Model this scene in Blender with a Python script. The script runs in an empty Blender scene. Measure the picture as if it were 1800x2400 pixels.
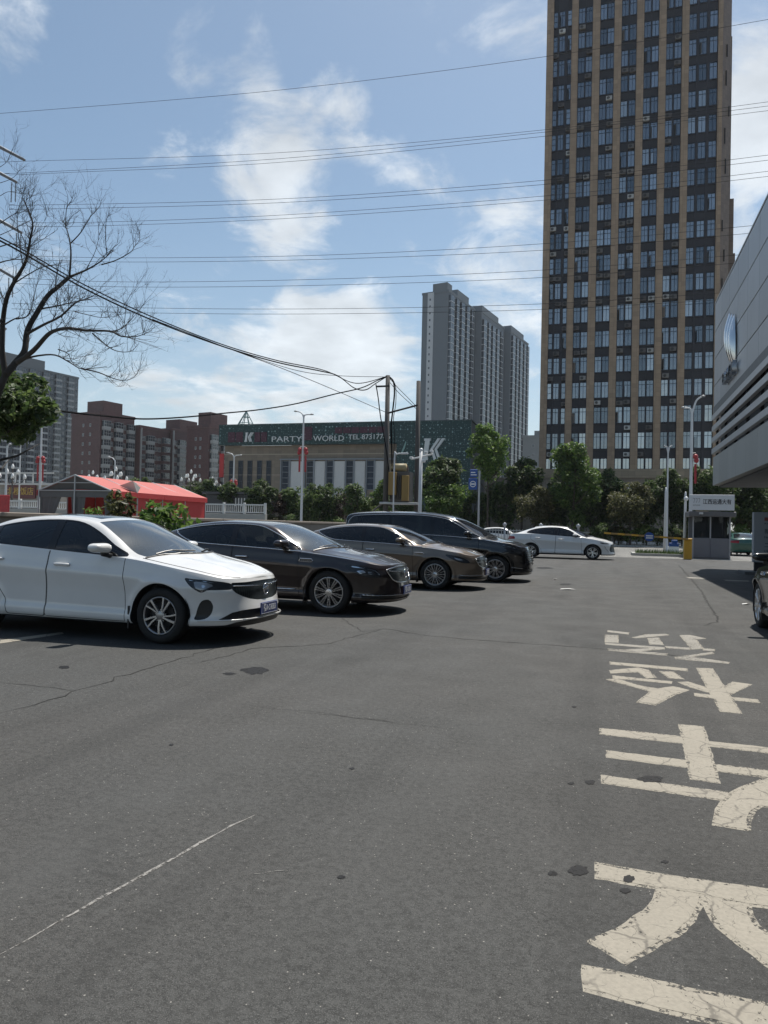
import bpy, math, random
import numpy as np
from mathutils import Vector, Matrix
R=math.radians
SC=bpy.context.scene
COL=SC.collection
rng=random.Random(7)
# ---------------------------------------------------------------- camera
F_PX,CAM_H=1700.0,1.42                      # focal length in photo pixels (1800x2400), eye height
CAM_M=Matrix.Rotation(R(17),3,'Z')@Matrix.Rotation(R(91.05),3,'X')@Matrix.Rotation(R(1.3),3,'Z')
cd=bpy.data.cameras.new('camera'); cam=bpy.data.objects.new('camera',cd); COL.objects.link(cam)
cd.sensor_fit='VERTICAL'; cd.sensor_height=36; cd.lens=F_PX/2400*36; cd.clip_end=6000; cd.clip_start=.05
cam.matrix_world=Matrix.Translation((0,0,CAM_H))@CAM_M.to_4x4()
SC.camera=cam
def ray(px,py): return CAM_M@Vector(((px-900)/F_PX,(1200-py)/F_PX,-1))
def G(px,py,z=0):                           # pixel -> point on the level z
    d=ray(px,py); t=(z-CAM_H)/d.z; return Vector((0,0,CAM_H))+d*t
def AY(px,py,Y):                            # pixel -> point on the plane y=Y (facades across the view)
    d=ray(px,py); t=Y/d.y; return Vector((0,0,CAM_H))+d*t
def AX(px,py,X):
    d=ray(px,py); t=X/d.x; return Vector((0,0,CAM_H))+d*t
# ---------------------------------------------------------------- sun, sky, exposure
SUN_AZ,SUN_EL=R(15),R(66)                   # azimuth clockwise from +Y
sd=Vector((math.sin(SUN_AZ)*math.cos(SUN_EL),math.cos(SUN_AZ)*math.cos(SUN_EL),math.sin(SUN_EL)))
sl=bpy.data.lights.new('sun','SUN'); sl.energy=4.7; sl.angle=R(.53); sl.color=(1,.955,.88)
so=bpy.data.objects.new('sun',sl); COL.objects.link(so); so.rotation_euler=sd.to_track_quat('Z','Y').to_euler()
SC.view_settings.view_transform='Standard'; SC.view_settings.look='None'
SC.view_settings.exposure=.42; SC.view_settings.gamma=1
W=bpy.data.worlds.new('World'); SC.world=W; W.use_nodes=True
def build_world():
    nt=W.node_tree; N=nt.nodes; Lk=nt.links; N.clear()
    out=N.new('ShaderNodeOutputWorld'); bg=N.new('ShaderNodeBackground'); Lk.new(bg.outputs[0],out.inputs[0])
    sky=N.new('ShaderNodeTexSky'); sky.sky_type='NISHITA'; sky.sun_disc=False
    sky.sun_elevation=SUN_EL; sky.sun_rotation=SUN_AZ; sky.air_density=1.0; sky.dust_density=.9; sky.ozone_density=1.6; sky.altitude=20
    bg.inputs[1].default_value=.085
    def math_(op,a,b=None,clamp=False):
        n=N.new('ShaderNodeMath'); n.operation=op; n.use_clamp=clamp
        for k,s in enumerate((a,b)):
            if s is None: continue
            if isinstance(s,(int,float)): n.inputs[k].default_value=s
            else: Lk.new(s,n.inputs[k])
        return n.outputs[0]
    tc=N.new('ShaderNodeTexCoord'); nrm=N.new('ShaderNodeVectorMath'); nrm.operation='NORMALIZE'; Lk.new(tc.outputs['Generated'],nrm.inputs[0])
    d=nrm.outputs[0]
    sep=N.new('ShaderNodeSeparateXYZ'); Lk.new(d,sep.inputs[0])
    # cloud layer seen in perspective: direction / (height + curvature)
    den=math_('ADD',math_('MAXIMUM',sep.outputs[2],0.0),.22)
    dv=N.new('ShaderNodeVectorMath'); dv.operation='SCALE'; Lk.new(d,dv.inputs[0]); Lk.new(math_('DIVIDE',1.0,den),dv.inputs['Scale'])
    def noise(scale,detail,rough,off=0,dist=0.0):
        n=N.new('ShaderNodeTexNoise'); n.inputs['Scale'].default_value=scale; n.inputs['Detail'].default_value=detail
        n.inputs['Roughness'].default_value=rough; n.inputs['Distortion'].default_value=dist
        m=N.new('ShaderNodeVectorMath'); m.operation='ADD'; Lk.new(dv.outputs[0],m.inputs[0]); m.inputs[1].default_value=(off,off*1.7,off*.3)
        Lk.new(m.outputs[0],n.inputs['Vector']); return n.outputs['Fac']
    n1=noise(4.4,11,.62,3.3,.35); n2=noise(1.0,3,.5,8.1)
    # cumulus gathered where the photograph has it: bumps in direction space
    blobs=[(800,230,3.6,.26),(730,350,6.5,.30),(600,330,5,.22),(880,320,3.4,.22),(450,160,3.2,.20),(600,140,2.8,.24),(640,440,5.5,.24),(600,540,4.0,.20),(740,560,3.5,.16),(690,470,4,.2),
           (1000,385,3.2,.12),(1180,465,3.0,.10),(920,480,3,.06),(780,775,6.0,.30),(640,765,4.0,.24),(900,790,6.0,.24),
           (480,910,7.0,.28),(680,900,8.0,.28),(820,880,7,.24),(330,960,6,.18),(1180,600,7.0,.17),(1230,760,8.0,.20),(1050,560,5,.10),(20,80,3.6,.24),(70,120,2.2,.15),
           (1770,260,7.0,.26),(1790,430,8.0,.26),(1800,150,4,.12),(250,480,3,.05),(1240,540,4,.12)]
    acc=None
    for (px,py,deg,amp) in blobs:
        c=ray(px,py).normalized()
        n=N.new('ShaderNodeVectorMath'); n.operation='DOT_PRODUCT'; Lk.new(d,n.inputs[0]); n.inputs[1].default_value=c
        mr=N.new('ShaderNodeMapRange'); mr.interpolation_type='SMOOTHSTEP'
        mr.inputs['From Min'].default_value=math.cos(R(deg)); mr.inputs['From Max'].default_value=1.0
        mr.inputs['To Min'].default_value=0; mr.inputs['To Max'].default_value=amp*.86
        Lk.new(n.outputs['Value'],mr.inputs['Value'])
        acc=mr.outputs[0] if acc is None else math_('ADD',acc,mr.outputs[0])
    dens=math_('ADD',math_('ADD',math_('ADD',math_('MULTIPLY',n1,1.75),-.41),math_('MULTIPLY',math_('SUBTRACT',n2,.5),.3)),acc)
    cl=N.new('ShaderNodeMapRange'); cl.interpolation_type='SMOOTHSTEP'
    cl.inputs['From Min'].default_value=.57; cl.inputs['From Max'].default_value=1.02; Lk.new(dens,cl.inputs['Value'])
    # inner shading of the clouds
    n3=noise(5.2,6,.55,1.4)
    sh=N.new('ShaderNodeMapRange'); sh.inputs['From Min'].default_value=.3; sh.inputs['From Max'].default_value=.7
    sh.inputs['To Min'].default_value=.72; sh.inputs['To Max'].default_value=1.08; Lk.new(n3,sh.inputs['Value'])
    ccol=N.new('ShaderNodeVectorMath'); ccol.operation='SCALE'; ccol.inputs[0].default_value=(8.3,8.7,9.0); Lk.new(sh.outputs[0],ccol.inputs['Scale'])
    tint=N.new('ShaderNodeMix'); tint.data_type='RGBA'; tint.blend_type='MULTIPLY'; tint.inputs['Factor'].default_value=1
    Lk.new(sky.outputs[0],tint.inputs['A']); tint.inputs['B'].default_value=(1.16,1.18,1.07,1)
    mix=N.new('ShaderNodeMix'); mix.data_type='RGBA'; Lk.new(math_('MULTIPLY',cl.outputs[0],.80),mix.inputs['Factor'])
    hzf=math_('MULTIPLY',math_('POWER',math_('SUBTRACT',1.0,math_('DIVIDE',math_('MAXIMUM',sep.outputs[2],0.0),.42),True),2.0),.62)
    hmix=N.new('ShaderNodeMix'); hmix.data_type='RGBA'; Lk.new(hzf,hmix.inputs['Factor']); Lk.new(tint.outputs['Result'],hmix.inputs['A']); hmix.inputs['B'].default_value=(5.5,5.95,6.5,1)
    Lk.new(hmix.outputs['Result'],mix.inputs['A']); Lk.new(ccol.outputs[0],mix.inputs['B'])
    Lk.new(mix.outputs['Result'],bg.inputs[0])
build_world()
# ---------------------------------------------------------------- materials
MATS={}
class NB:                                    # tiny node builder
    def __init__(s,name):
        s.m=bpy.data.materials.new(name); s.m.use_nodes=True; s.nt=s.m.node_tree; s.N=s.nt.nodes; s.N.clear()
        s.out=s.N.new('ShaderNodeOutputMaterial'); s.b=s.N.new('ShaderNodeBsdfPrincipled'); s.link(s.b.outputs[0],s.out.inputs[0])
        s.tc=None
    def link(s,a,b): s.nt.links.new(a,b)
    def set(s,**k):
        for n,v in k.items():
            n=n.replace('_',' ')
            if hasattr(v,'links'): s.link(v,s.b.inputs[n])
            else: s.b.inputs[n].default_value=v if not isinstance(v,(tuple,list)) or len(v)!=3 else (*v,1)
    def coord(s,kind='Object',scale=(1,1,1)):
        if s.tc is None: s.tc=s.N.new('ShaderNodeTexCoord')
        mp=s.N.new('ShaderNodeMapping'); s.link(s.tc.outputs[kind],mp.inputs[0]); mp.inputs['Scale'].default_value=scale
        return mp.outputs[0]
    def noise(s,vec,scale,detail=4,rough=.55,dist=0):
        n=s.N.new('ShaderNodeTexNoise'); s.link(vec,n.inputs['Vector']); n.inputs['Scale'].default_value=scale
        n.inputs['Detail'].default_value=detail; n.inputs['Roughness'].default_value=rough; n.inputs['Distortion'].default_value=dist
        return n.outputs['Fac']
    def voro(s,vec,scale,feature='F1',out='Distance',rand=1):
        n=s.N.new('ShaderNodeTexVoronoi'); n.feature=feature; s.link(vec,n.inputs['Vector']); n.inputs['Scale'].default_value=scale
        n.inputs['Randomness'].default_value=rand; return n.outputs[out]
    def ramp(s,fac,stops):
        n=s.N.new('ShaderNodeValToRGB'); s.link(fac,n.inputs[0]); e=n.color_ramp.elements
        while len(e)<len(stops): e.new(.5)
        for el,(p,c) in zip(e,stops):
            el.position=p; el.color=(*c,1) if isinstance(c,(tuple,list)) else (c,c,c,1)
        return n.outputs[0]
    def mix(s,fac,a,b,mode='MIX'):
        n=s.N.new('ShaderNodeMix'); n.data_type='RGBA'; n.blend_type=mode
        for key,v in (('Factor',fac),('A',a),('B',b)):
            if hasattr(v,'links'): s.link(v,n.inputs[key])
            elif key=='Factor': n.inputs[key].default_value=v
            else: n.inputs[key].default_value=(*v,1)
        return n.outputs['Result']
    def math(s,op,a,b=0,clamp=False):
        n=s.N.new('ShaderNodeMath'); n.operation=op; n.use_clamp=clamp
        for k,v in enumerate((a,b)):
            if hasattr(v,'links'): s.link(v,n.inputs[k])
            else: n.inputs[k].default_value=v
        return n.outputs[0]
    def rand(s):
        n=s.N.new('ShaderNodeObjectInfo'); return n.outputs['Random']
    def bump(s,h,strength=.3,dist=.02):
        n=s.N.new('ShaderNodeBump'); s.link(h,n.inputs['Height']); n.inputs['Strength'].default_value=strength; n.inputs['Distance'].default_value=dist
        s.link(n.outputs[0],s.b.inputs['Normal'])
def plain(name,col,rough=.6,metal=0,var=.12,scale=3,spec=.5,coat=0,bump=0,bscale=40):
    """plain coloured material with slight procedural unevenness"""
    if name in MATS: return MATS[name]
    b=NB(name); v=b.coord('Object')
    n=b.noise(v,scale,5,.6)
    c=b.mix(n,tuple(x*(1-var) for x in col),tuple(min(1,x*(1+var)) for x in col))
    b.set(Base_Color=c,Metallic=metal,Specular_IOR_Level=spec)
    b.set(Roughness=b.ramp(n,[(.2,max(.02,rough*.88)),(.8,min(1,rough*1.12))]))
    if coat: b.set(Coat_Weight=coat,Coat_Roughness=.03)
    if bump: b.bump(b.noise(v,bscale,4,.6),bump,.01)
    MATS[name]=b.m; return b.m
def carpaint(name,col,metal=.0,rough=.35,flake=0.):
    if name in MATS: return MATS[name]
    b=NB(name); v=b.coord('Object')
    d=b.noise(v,2.2,6,.65); n2=b.noise(v,900,2,.5)
    c=b.mix(b.ramp(d,[(.45,0),(.8,.10 if col[0]>.3 else .02)]),col,(.30,.28,.25))
    c=b.mix(b.math('MULTIPLY',n2,flake),c,tuple(min(1,x*2.4+.03) for x in col))
    b.set(Base_Color=c,Metallic=metal,Roughness=rough,Coat_Weight=1.0,Coat_Roughness=b.ramp(d,[(.3,.02),(.75,.09)]),Specular_IOR_Level=.4)
    MATS[name]=b.m; return b.m
def glass_mat(name,tint,refl_rough=.01,see=.5,body=(.01,.012,.014),ior=1.52):
    """tinted pane: fresnel reflection over a partly see-through tint"""
    if name in MATS: return MATS[name]
    b=NB(name); N=b.N
    b.set(Base_Color=body,Roughness=.25,Specular_IOR_Level=.2)
    tr=N.new('ShaderNodeBsdfTransparent'); tr.inputs[0].default_value=(*tint,1)
    mx=N.new('ShaderNodeMixShader'); mx.inputs[0].default_value=see; b.link(b.b.outputs[0],mx.inputs[1]); b.link(tr.outputs[0],mx.inputs[2])
    gl=N.new('ShaderNodeBsdfGlossy'); gl.inputs['Roughness'].default_value=refl_rough; gl.inputs[0].default_value=(.95,.97,1,1)
    fr=N.new('ShaderNodeFresnel'); fr.inputs[0].default_value=ior
    m2=N.new('ShaderNodeMixShader'); b.link(fr.outputs[0],m2.inputs[0]); b.link(mx.outputs[0],m2.inputs[1]); b.link(gl.outputs[0],m2.inputs[2])
    b.link(m2.outputs[0],b.out.inputs[0]); MATS[name]=b.m; return b.m
# ---------------------------------------------------------------- mesh building
class MB:
    def __init__(s): s.v=[]; s.f=[]; s.mi=[]; s.cur=0; s.n=None
    def add(s,vs,fs):
        o=len(s.v); s.v.extend([tuple(p) for p in vs]); s.f.extend([tuple(i+o for i in f) for f in fs]); s.mi.extend([s.cur]*len(fs)); return s
    def box(s,x0,x1,y0,y1,z0,z1):
        return s.add([(x0,y0,z0),(x1,y0,z0),(x1,y1,z0),(x0,y1,z0),(x0,y0,z1),(x1,y0,z1),(x1,y1,z1),(x0,y1,z1)],
            [(0,3,2,1),(4,5,6,7),(0,1,5,4),(1,2,6,5),(2,3,7,6),(3,0,4,7)])
    def bevbox(s,x0,x1,y0,y1,z0,z1,b):
        """box with chamfered edges"""
        xs,ys,zs=(x0,x1),(y0,y1),(z0,z1); vs=[]; idx={}
        for i in (0,1):
            for j in (0,1):
                for k in (0,1):
                    sx,sy,sz=(1-2*i),(1-2*j),(1-2*k)
                    for a,p in enumerate(((xs[i],ys[j]+sy*b,zs[k]+sz*b),(xs[i]+sx*b,ys[j],zs[k]+sz*b),(xs[i]+sx*b,ys[j]+sy*b,zs[k]))):
                        idx[i,j,k,a]=len(vs); vs.append(p)
        fs=[]
        for i in (0,1):
            q=[idx[i,0,0,0],idx[i,1,0,0],idx[i,1,1,0],idx[i,0,1,0]]; fs.append(q if i else q[::-1])
            q=[idx[0,i,0,1],idx[0,i,1,1],idx[1,i,1,1],idx[1,i,0,1]]; fs.append(q if i else q[::-1])
            q=[idx[0,0,i,2],idx[1,0,i,2],idx[1,1,i,2],idx[0,1,i,2]]; fs.append(q if i else q[::-1])
        for j in (0,1):
            for k in (0,1):
                q=[idx[0,j,k,1],idx[1,j,k,1],idx[1,j,k,2],idx[0,j,k,2]]; fs.append(q if (j^k) else q[::-1])
        for i in (0,1):
            for k in (0,1):
                q=[idx[i,0,k,0],idx[i,0,k,2],idx[i,1,k,2],idx[i,1,k,0]]; fs.append(q if (i^k)==0 else q[::-1])
        for i in (0,1):
            for j in (0,1):
                q=[idx[i,j,0,0],idx[i,j,1,0],idx[i,j,1,1],idx[i,j,0,1]]; fs.append(q if (i^j) else q[::-1])
                for k in (0,1):
                    q=[idx[i,j,k,0],idx[i,j,k,1],idx[i,j,k,2]]; fs.append(q if (i+j+k)%2==0 else q[::-1])
        return s.add(vs,fs)
    def tube(s,pts,r,n=6,cap=True):
        pts=[Vector(p) for p in pts]; rs=r if isinstance(r,(list,tuple)) else [r]*len(pts)
        vs=[];fs=[]; ref=None
        for i,p in enumerate(pts):
            t=(pts[min(i+1,len(pts)-1)]-pts[max(i-1,0)])
            if t.length<1e-9: t=Vector((0,0,1))
            t.normalize()
            if ref is None: ref=Vector((0,0,1)) if abs(t.z)<.9 else Vector((1,0,0))
            a=(ref-t*ref.dot(t)); 
            if a.length<1e-6: a=t.orthogonal()
            a.normalize(); b=t.cross(a); ref=a
            for k in range(n):
                an=2*math.pi*k/n; vs.append(p+(a*math.cos(an)+b*math.sin(an))*rs[i])
        for i in range(len(pts)-1):
            for k in range(n):
                k2=(k+1)%n; fs.append((i*n+k,i*n+k2,(i+1)*n+k2,(i+1)*n+k))
        if cap:
            fs.append(tuple(range(n))[::-1]); fs.append(tuple((len(pts)-1)*n+k for k in range(n)))
        return s.add(vs,fs)
    def lathe(s,prof,n=24,M=None,closed=False):
        vs=[];fs=[]
        for (r,z) in prof:
            for k in range(n):
                a=2*math.pi*k/n; p=Vector((r*math.cos(a),r*math.sin(a),z)); vs.append(M@p if M is not None else p)
        m=len(prof)
        for i in range(m if closed else m-1):
            for k in range(n):
                k2=(k+1)%n; j=(i+1)%m; fs.append((i*n+k,i*n+k2,j*n+k2,j*n+k))
        return s.add(vs,fs)
    def prism(s,poly,d0,d1,fn):
        """polygon (2D) extruded between d0 and d1; fn(u,v,d)->xyz"""
        n=len(poly); vs=[fn(u,v,d0) for u,v in poly]+[fn(u,v,d1) for u,v in poly]
        fs=[tuple(range(n))[::-1],tuple(range(n,2*n))]+[(i,(i+1)%n,n+(i+1)%n,n+i) for i in range(n)]
        return s.add(vs,fs)
    def sphere(s,c,r,n=12,m=8,sc=(1,1,1)):
        prof=[(math.sin(math.pi*i/m)*r,-math.cos(math.pi*i/m)*r) for i in range(m+1)]; prof[0]=(1e-4,-r); prof[-1]=(1e-4,r)
        M=Matrix.Translation(c)@Matrix.Diagonal((*sc,1)); return s.lathe(prof,n,M)
    def mesh(s,name,mats,smooth=False):
        me=bpy.data.meshes.new(name); me.from_pydata(s.v,[],s.f)
        for m in (mats if isinstance(mats,(list,tuple)) else [mats]): me.materials.append(m)
        if isinstance(mats,(list,tuple)) and len(mats)>1: me.polygons.foreach_set('material_index',s.mi)
        if smooth: 
            me.polygons.foreach_set('use_smooth',[True]*len(s.f))
            if smooth is not True: me.set_sharp_from_angle(angle=R(smooth))
        me.update(); return me
    def build(s,name,mats,parent=None,smooth=False,loc=None):
        return link(name,s.mesh(name,mats,smooth),parent,loc)
def link(name,me,parent=None,loc=None,rot=None):
    o=bpy.data.objects.new(name,me); COL.objects.link(o)
    if parent is not None: o.parent=parent
    if loc is not None: o.location=loc
    if rot is not None: o.rotation_euler=rot
    return o
def tag(o,label,cat,group=None):
    o['label']=label; o['category']=cat
    if group: o['group']=group
    return o
def thing(name,label,cat,loc=(0,0,0),rotz=0,group=None):
    o=bpy.data.objects.new(name,None); COL.objects.link(o); o.location=loc; o.rotation_euler=(0,0,rotz); o.empty_display_size=.2
    return tag(o,label,cat,group)
def struct(o,kind='structure'): o['kind']=kind; return o
def kids(o): return [c for c in KID.get(o.name,[])] if False else list(o.children)
def copy_tree(o,parent=None,loc=None,rotz=None,scale=None,label=None):
    c=o.copy(); COL.objects.link(c); c.parent=parent
    for ch in list(o.children): copy_tree(ch,c)
    if loc is not None: c.location=loc
    if rotz is not None: c.rotation_euler=(0,0,rotz)
    if scale is not None: c.scale=scale
    if label: c['label']=label
    return c
def text_mesh(txt,size,depth=.0,align='CENTER',name='lettering',xs=1,shear=0,bold=0):
    cu=bpy.data.curves.new('t','FONT'); cu.body=txt; cu.size=size; cu.extrude=depth; cu.align_x=align; cu.align_y='CENTER'; cu.resolution_u=3; cu.offset=bold
    ob=bpy.data.objects.new('t',cu); COL.objects.link(ob)
    dg=bpy.context.evaluated_depsgraph_get(); me=bpy.data.meshes.new_from_object(ob.evaluated_get(dg)); me.name=name
    bpy.data.objects.remove(ob); bpy.data.curves.remove(cu)
    n=len(me.vertices); a=np.zeros(n*3); me.vertices.foreach_get('co',a); a=a.reshape(-1,3)
    a[:,0]=a[:,0]*xs+a[:,1]*shear; me.vertices.foreach_set('co',a.ravel()); me.update()
    return me
def lettering(txt,size,mat,parent,loc,rot,depth=.0,align='CENTER',name='lettering',xs=1,shear=0,bold=0):
    me=text_mesh(txt,size,depth,align,name,xs,shear,bold); me.materials.clear(); me.materials.append(mat)
    return link(name,me,parent,loc,rot)
def spline(pts,n=8):
    """Catmull-Rom through points"""
    pts=[Vector(p) for p in pts]; out=[]
    for i in range(len(pts)-1):
        p0=pts[max(i-1,0)];p1=pts[i];p2=pts[i+1];p3=pts[min(i+2,len(pts)-1)]
        for k in range(n):
            t=k/n; out.append(.5*((2*p1)+(p2-p0)*t+(2*p0-5*p1+4*p2-p3)*t*t+(3*p1-p0-3*p2+p3)*t**3))
    out.append(pts[-1]); return out
# common materials
M_CHROME=plain('chrome',(.62,.63,.64),.10,1,var=.04)
M_BLACK=plain('black_plastic',(.012,.012,.013),.42)
M_GLOSSBLACK=plain('gloss_black',(.006,.006,.007),.12)
M_RUBBER=plain('tyre_rubber',(.012,.012,.012),.78,var=.3,scale=8)
M_DARKIN=plain('dark_trim',(.016,.016,.018),.8)
M_WHITEPAINT=plain('white_metal',(.62,.63,.64),.4,var=.08)
M_STEEL=plain('galvanised_steel',(.36,.37,.38),.42,.6)
# ---------------------------------------------------------------- ground, lot, road
def asphalt(name,base,warm=(.062,.056,.05),fleck=.5):
    b=NB(name); v=b.coord('Object')
    big=b.noise(v,.22,4,.55); mid=b.noise(v,1.7,5,.6); fine=b.noise(v,75,3,.65); grit=b.noise(v,240,2,.6)
    c=b.mix(b.ramp(big,[(.40,0),(.58,1)]),base,warm)
    c=b.mix(b.ramp(mid,[(.35,.0),(.75,.35)]),c,tuple(x*1.35 for x in base))
    c=b.mix(b.ramp(fine,[(.32,.9),(.56,0)]),c,tuple(x*.28 for x in base))
    c=b.mix(b.ramp(grit,[(.50,0),(.68,.9)]),c,tuple(x*2.7 for x in base))
    g2=b.noise(v,26,3,.7); c=b.mix(b.ramp(g2,[(.36,.55),(.5,0)]),c,tuple(x*.55 for x in base)); c=b.mix(b.ramp(g2,[(.52,0),(.66,.5)]),c,tuple(x*1.7 for x in base))
    tk=b.noise(b.coord('Object',(1.1,.07,1)),1.0,4,.6); c=b.mix(b.ramp(tk,[(.40,.34),(.5,0)]),c,tuple(x*.55 for x in base)); c=b.mix(b.ramp(tk,[(.54,0),(.70,.35)]),c,tuple(x*1.5 for x in base))
    pt=b.noise(v,.55,5,.65,.6); c=b.mix(b.ramp(pt,[(.30,.5),(.42,0)]),c,tuple(x*.5 for x in base))
    vo=b.voro(v,62); c=b.mix(b.ramp(vo,[(.0,fleck),(.14,fleck),(.20,0)]),c,tuple(min(1,x*2.6) for x in base))
    vp=b.voro(v,24); c=b.mix(b.ramp(vp,[(.0,.9),(.060,.9),(.09,0)]),c,(.26,.25,.23))
    b.set(Base_Color=c,Roughness=b.ramp(mid,[(.3,.72),(.7,.9)]),Specular_IOR_Level=.35)
    h=b.math('ADD',b.math('MULTIPLY',fine,.8),b.math('MULTIPLY',grit,.45)); b.bump(h,.85,.006)
    return b.m
M_ASPH=asphalt('asphalt',(.043,.0437,.0425),(.0495,.0460,.0425))
M_ASPH2=asphalt('asphalt_road',(.13,.128,.12),(.14,.135,.125),.2)
def sheet(name,x0,x1,y0,y1,z,mat,parent=None,nx=1,ny=1):
    m=MB(); vs=[(x0+(x1-x0)*i/nx,y0+(y1-y0)*j/ny,z) for j in range(ny+1) for i in range(nx+1)]
    m.add(vs,[(j*(nx+1)+i,j*(nx+1)+i+1,(j+1)*(nx+1)+i+1,(j+1)*(nx+1)+i) for j in range(ny) for i in range(nx)])
    return m.build(name,mat,parent)
M_SOIL=plain('paving_far',(.16,.155,.14),.9,var=.3,scale=.2)
struct(sheet('ground',-700,700,-150,1300,-.02,M_SOIL))
lot=struct(sheet('parking_lot',-12.6,60,-30,41,0,M_ASPH))
struct(sheet('entrance_apron',-12.6,60,41,52.2,-.002,M_ASPH2))
struct(sheet('road',-400,400,52.4,68,-.006,M_ASPH2))
M_KERB=plain('kerb_concrete',(.33,.325,.30),.85,var=.2,scale=6,bump=.3)
M_GRASS=plain('grass_green',(.06,.10,.025),.9,var=.4,scale=8)
# kerb stones along the far side of the road, and the island by the barrier
fk=struct(sheet('pavement',-400,400,68.3,92,.12,M_KERB))
km=MB().bevbox(0,2.96,68.0,68.3,-.02,.14,.02).mesh('kerb_stone',M_KERB)
for k in range(-14,14): link('kerb_stone',km,fk,(k*3.0,0,0))
m=MB(); m.box(-400,-42.1,68,68.3,-.02,.14); m.box(42,400,68,68.3,-.02,.14); struct(m.build('kerb_run',M_KERB,fk),'stuff')
isl=struct(sheet('traffic_island',1.7,5.2,44.6,46.6,.13,M_GRASS))
m=MB(); m.box(1.5,5.4,44.4,44.6,-.02,.15); m.box(1.5,5.4,46.6,46.8,-.02,.15); m.box(1.5,1.7,44.6,46.6,-.02,.15); m.box(5.2,5.4,44.6,46.6,-.02,.15); m.build('kerb',M_KERB,isl)
# tufts on the island
tm=MB()
for k in range(900):
    x,y=rng.uniform(1.75,5.15),rng.uniform(44.65,46.55); a=rng.uniform(0,6.3); h=rng.uniform(.08,.3); w=.02
    tm.add([(x-w*math.cos(a),y-w*math.sin(a),.13),(x+w*math.cos(a),y+w*math.sin(a),.13),(x+rng.uniform(-.1,.1),y+rng.uniform(-.1,.1),.13+h)],[(0,1,2)])
o=tm.build('grass',plain('grass_blade',(.09,.13,.03),.8,var=.4,scale=3)); o['kind']='stuff'; o['label']='short uneven grass on the traffic island under the barrier pole'; o['category']='grass'
# ---- painted characters (read from the other end of the lane)
def paint_mat(name,col,wear):
    b=NB(name); v=b.coord('Object')
    n=b.noise(v,2.2,6,.65); f=b.noise(v,55,4,.7); e=b.noise(v,6,5,.6,.5)
    vd=b.N.new('ShaderNodeVectorMath'); vd.operation='ADD'; b.link(v,vd.inputs[0])
    sc=b.N.new('ShaderNodeVectorMath'); sc.operation='SCALE'; nn=b.N.new('ShaderNodeTexNoise'); b.link(v,nn.inputs['Vector']); nn.inputs['Scale'].default_value=5; nn.inputs['Detail'].default_value=4
    b.link(nn.outputs['Color'],sc.inputs[0]); sc.inputs['Scale'].default_value=.16; b.link(sc.outputs[0],vd.inputs[1])
    ck=b.voro(vd.outputs[0],8.5,'DISTANCE_TO_EDGE'); ck2=b.voro(vd.outputs[0],3.1,'DISTANCE_TO_EDGE')
    crack=b.math('MINIMUM',b.math('MULTIPLY',ck,1.0),b.math('MULTIPLY',ck2,.45))
    gate=b.math('MULTIPLY',b.ramp(crack,[(.003,1),(.010,0)]),b.ramp(e,[(.36,0),(.50,.9)]))
    c=b.mix(b.ramp(n,[(.3,0),(.75,.55)]),col,tuple(x*.72 for x in col))
    c=b.mix(b.math('MULTIPLY',b.ramp(f,[(.35,.5),(.6,0)]),1.0),c,tuple(x*.6 for x in col))
    c=b.mix(b.math('MULTIPLY',gate,.75),c,(.06,.054,.046))
    b.set(Base_Color=c,Roughness=.75)
    tr=b.N.new('ShaderNodeBsdfTransparent'); mx=b.N.new('ShaderNodeMixShader')
    a=b.ramp(b.math('ADD',b.math('MULTIPLY',b.noise(v,38,5,.75),.75),b.math('MULTIPLY',b.noise(v,1.6,3,.5),.3)),[(wear-.03,0),(wear+.02,1)])
    b.link(a,mx.inputs[0]); b.link(tr.outputs[0],mx.inputs[1]); b.link(b.b.outputs[0],mx.inputs[2]); b.link(mx.outputs[0],b.out.inputs[0]); return b.m
M_PAINT=paint_mat('road_paint',(.285,.26,.212),.395); M_PAINTW=paint_mat('road_paint_worn',(.26,.245,.212),.445); M_PAINTE=paint_mat('road_paint_edge',(.285,.26,.212),.485)
z6=lambda x,y:(1300+x/2.304,1440+y/2.304)
def flat(name,polys,mat,z,tr=z6,grow=0.):
    m=MB()
    for pi,poly in enumerate(polys):
        q0=[G(*tr(*q)) for q in poly]; p=[]
        if grow:
            ar=sum(a.x*b.y-b.x*a.y for a,b in zip(q0,q0[1:]+q0[:1])); sg=1 if ar>0 else -1; q1=[]
            for i,v in enumerate(q0):
                e=(q0[(i+1)%len(q0)]-q0[i]).normalized(); e0=(v-q0[i-1]).normalized(); nn_=Vector((e.y+e0.y,-(e.x+e0.x),0))*sg
                q1.append(v+nn_.normalized()*grow if nn_.length>.2 else v)
            q0=q1
        for a,b in zip(q0,q0[1:]+q0[:1]):
            nn=max(1,int((b-a).length/.045)); j=min(.0032,(b-a).length*.03)
            p+= [a.lerp(b,k/nn)+Vector((rng.gauss(0,j),rng.gauss(0,j),0))*(k>0) for k in range(nn)]
        n=len(p)
        m.add([(v.x,v.y,z+pi*.00006) for v in p],[tuple(range(n))])
    me=m.mesh(name,mat)
    import bmesh
    bm=bmesh.new(); bm.from_mesh(me); bmesh.ops.triangulate(bm,faces=bm.faces[:]); 
    for f in bm.faces:
        f.normal_update()
        if f.normal.z<0: f.normal_flip()
    bm.to_mesh(me); bm.free()
    return link(name,me,lot)
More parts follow.
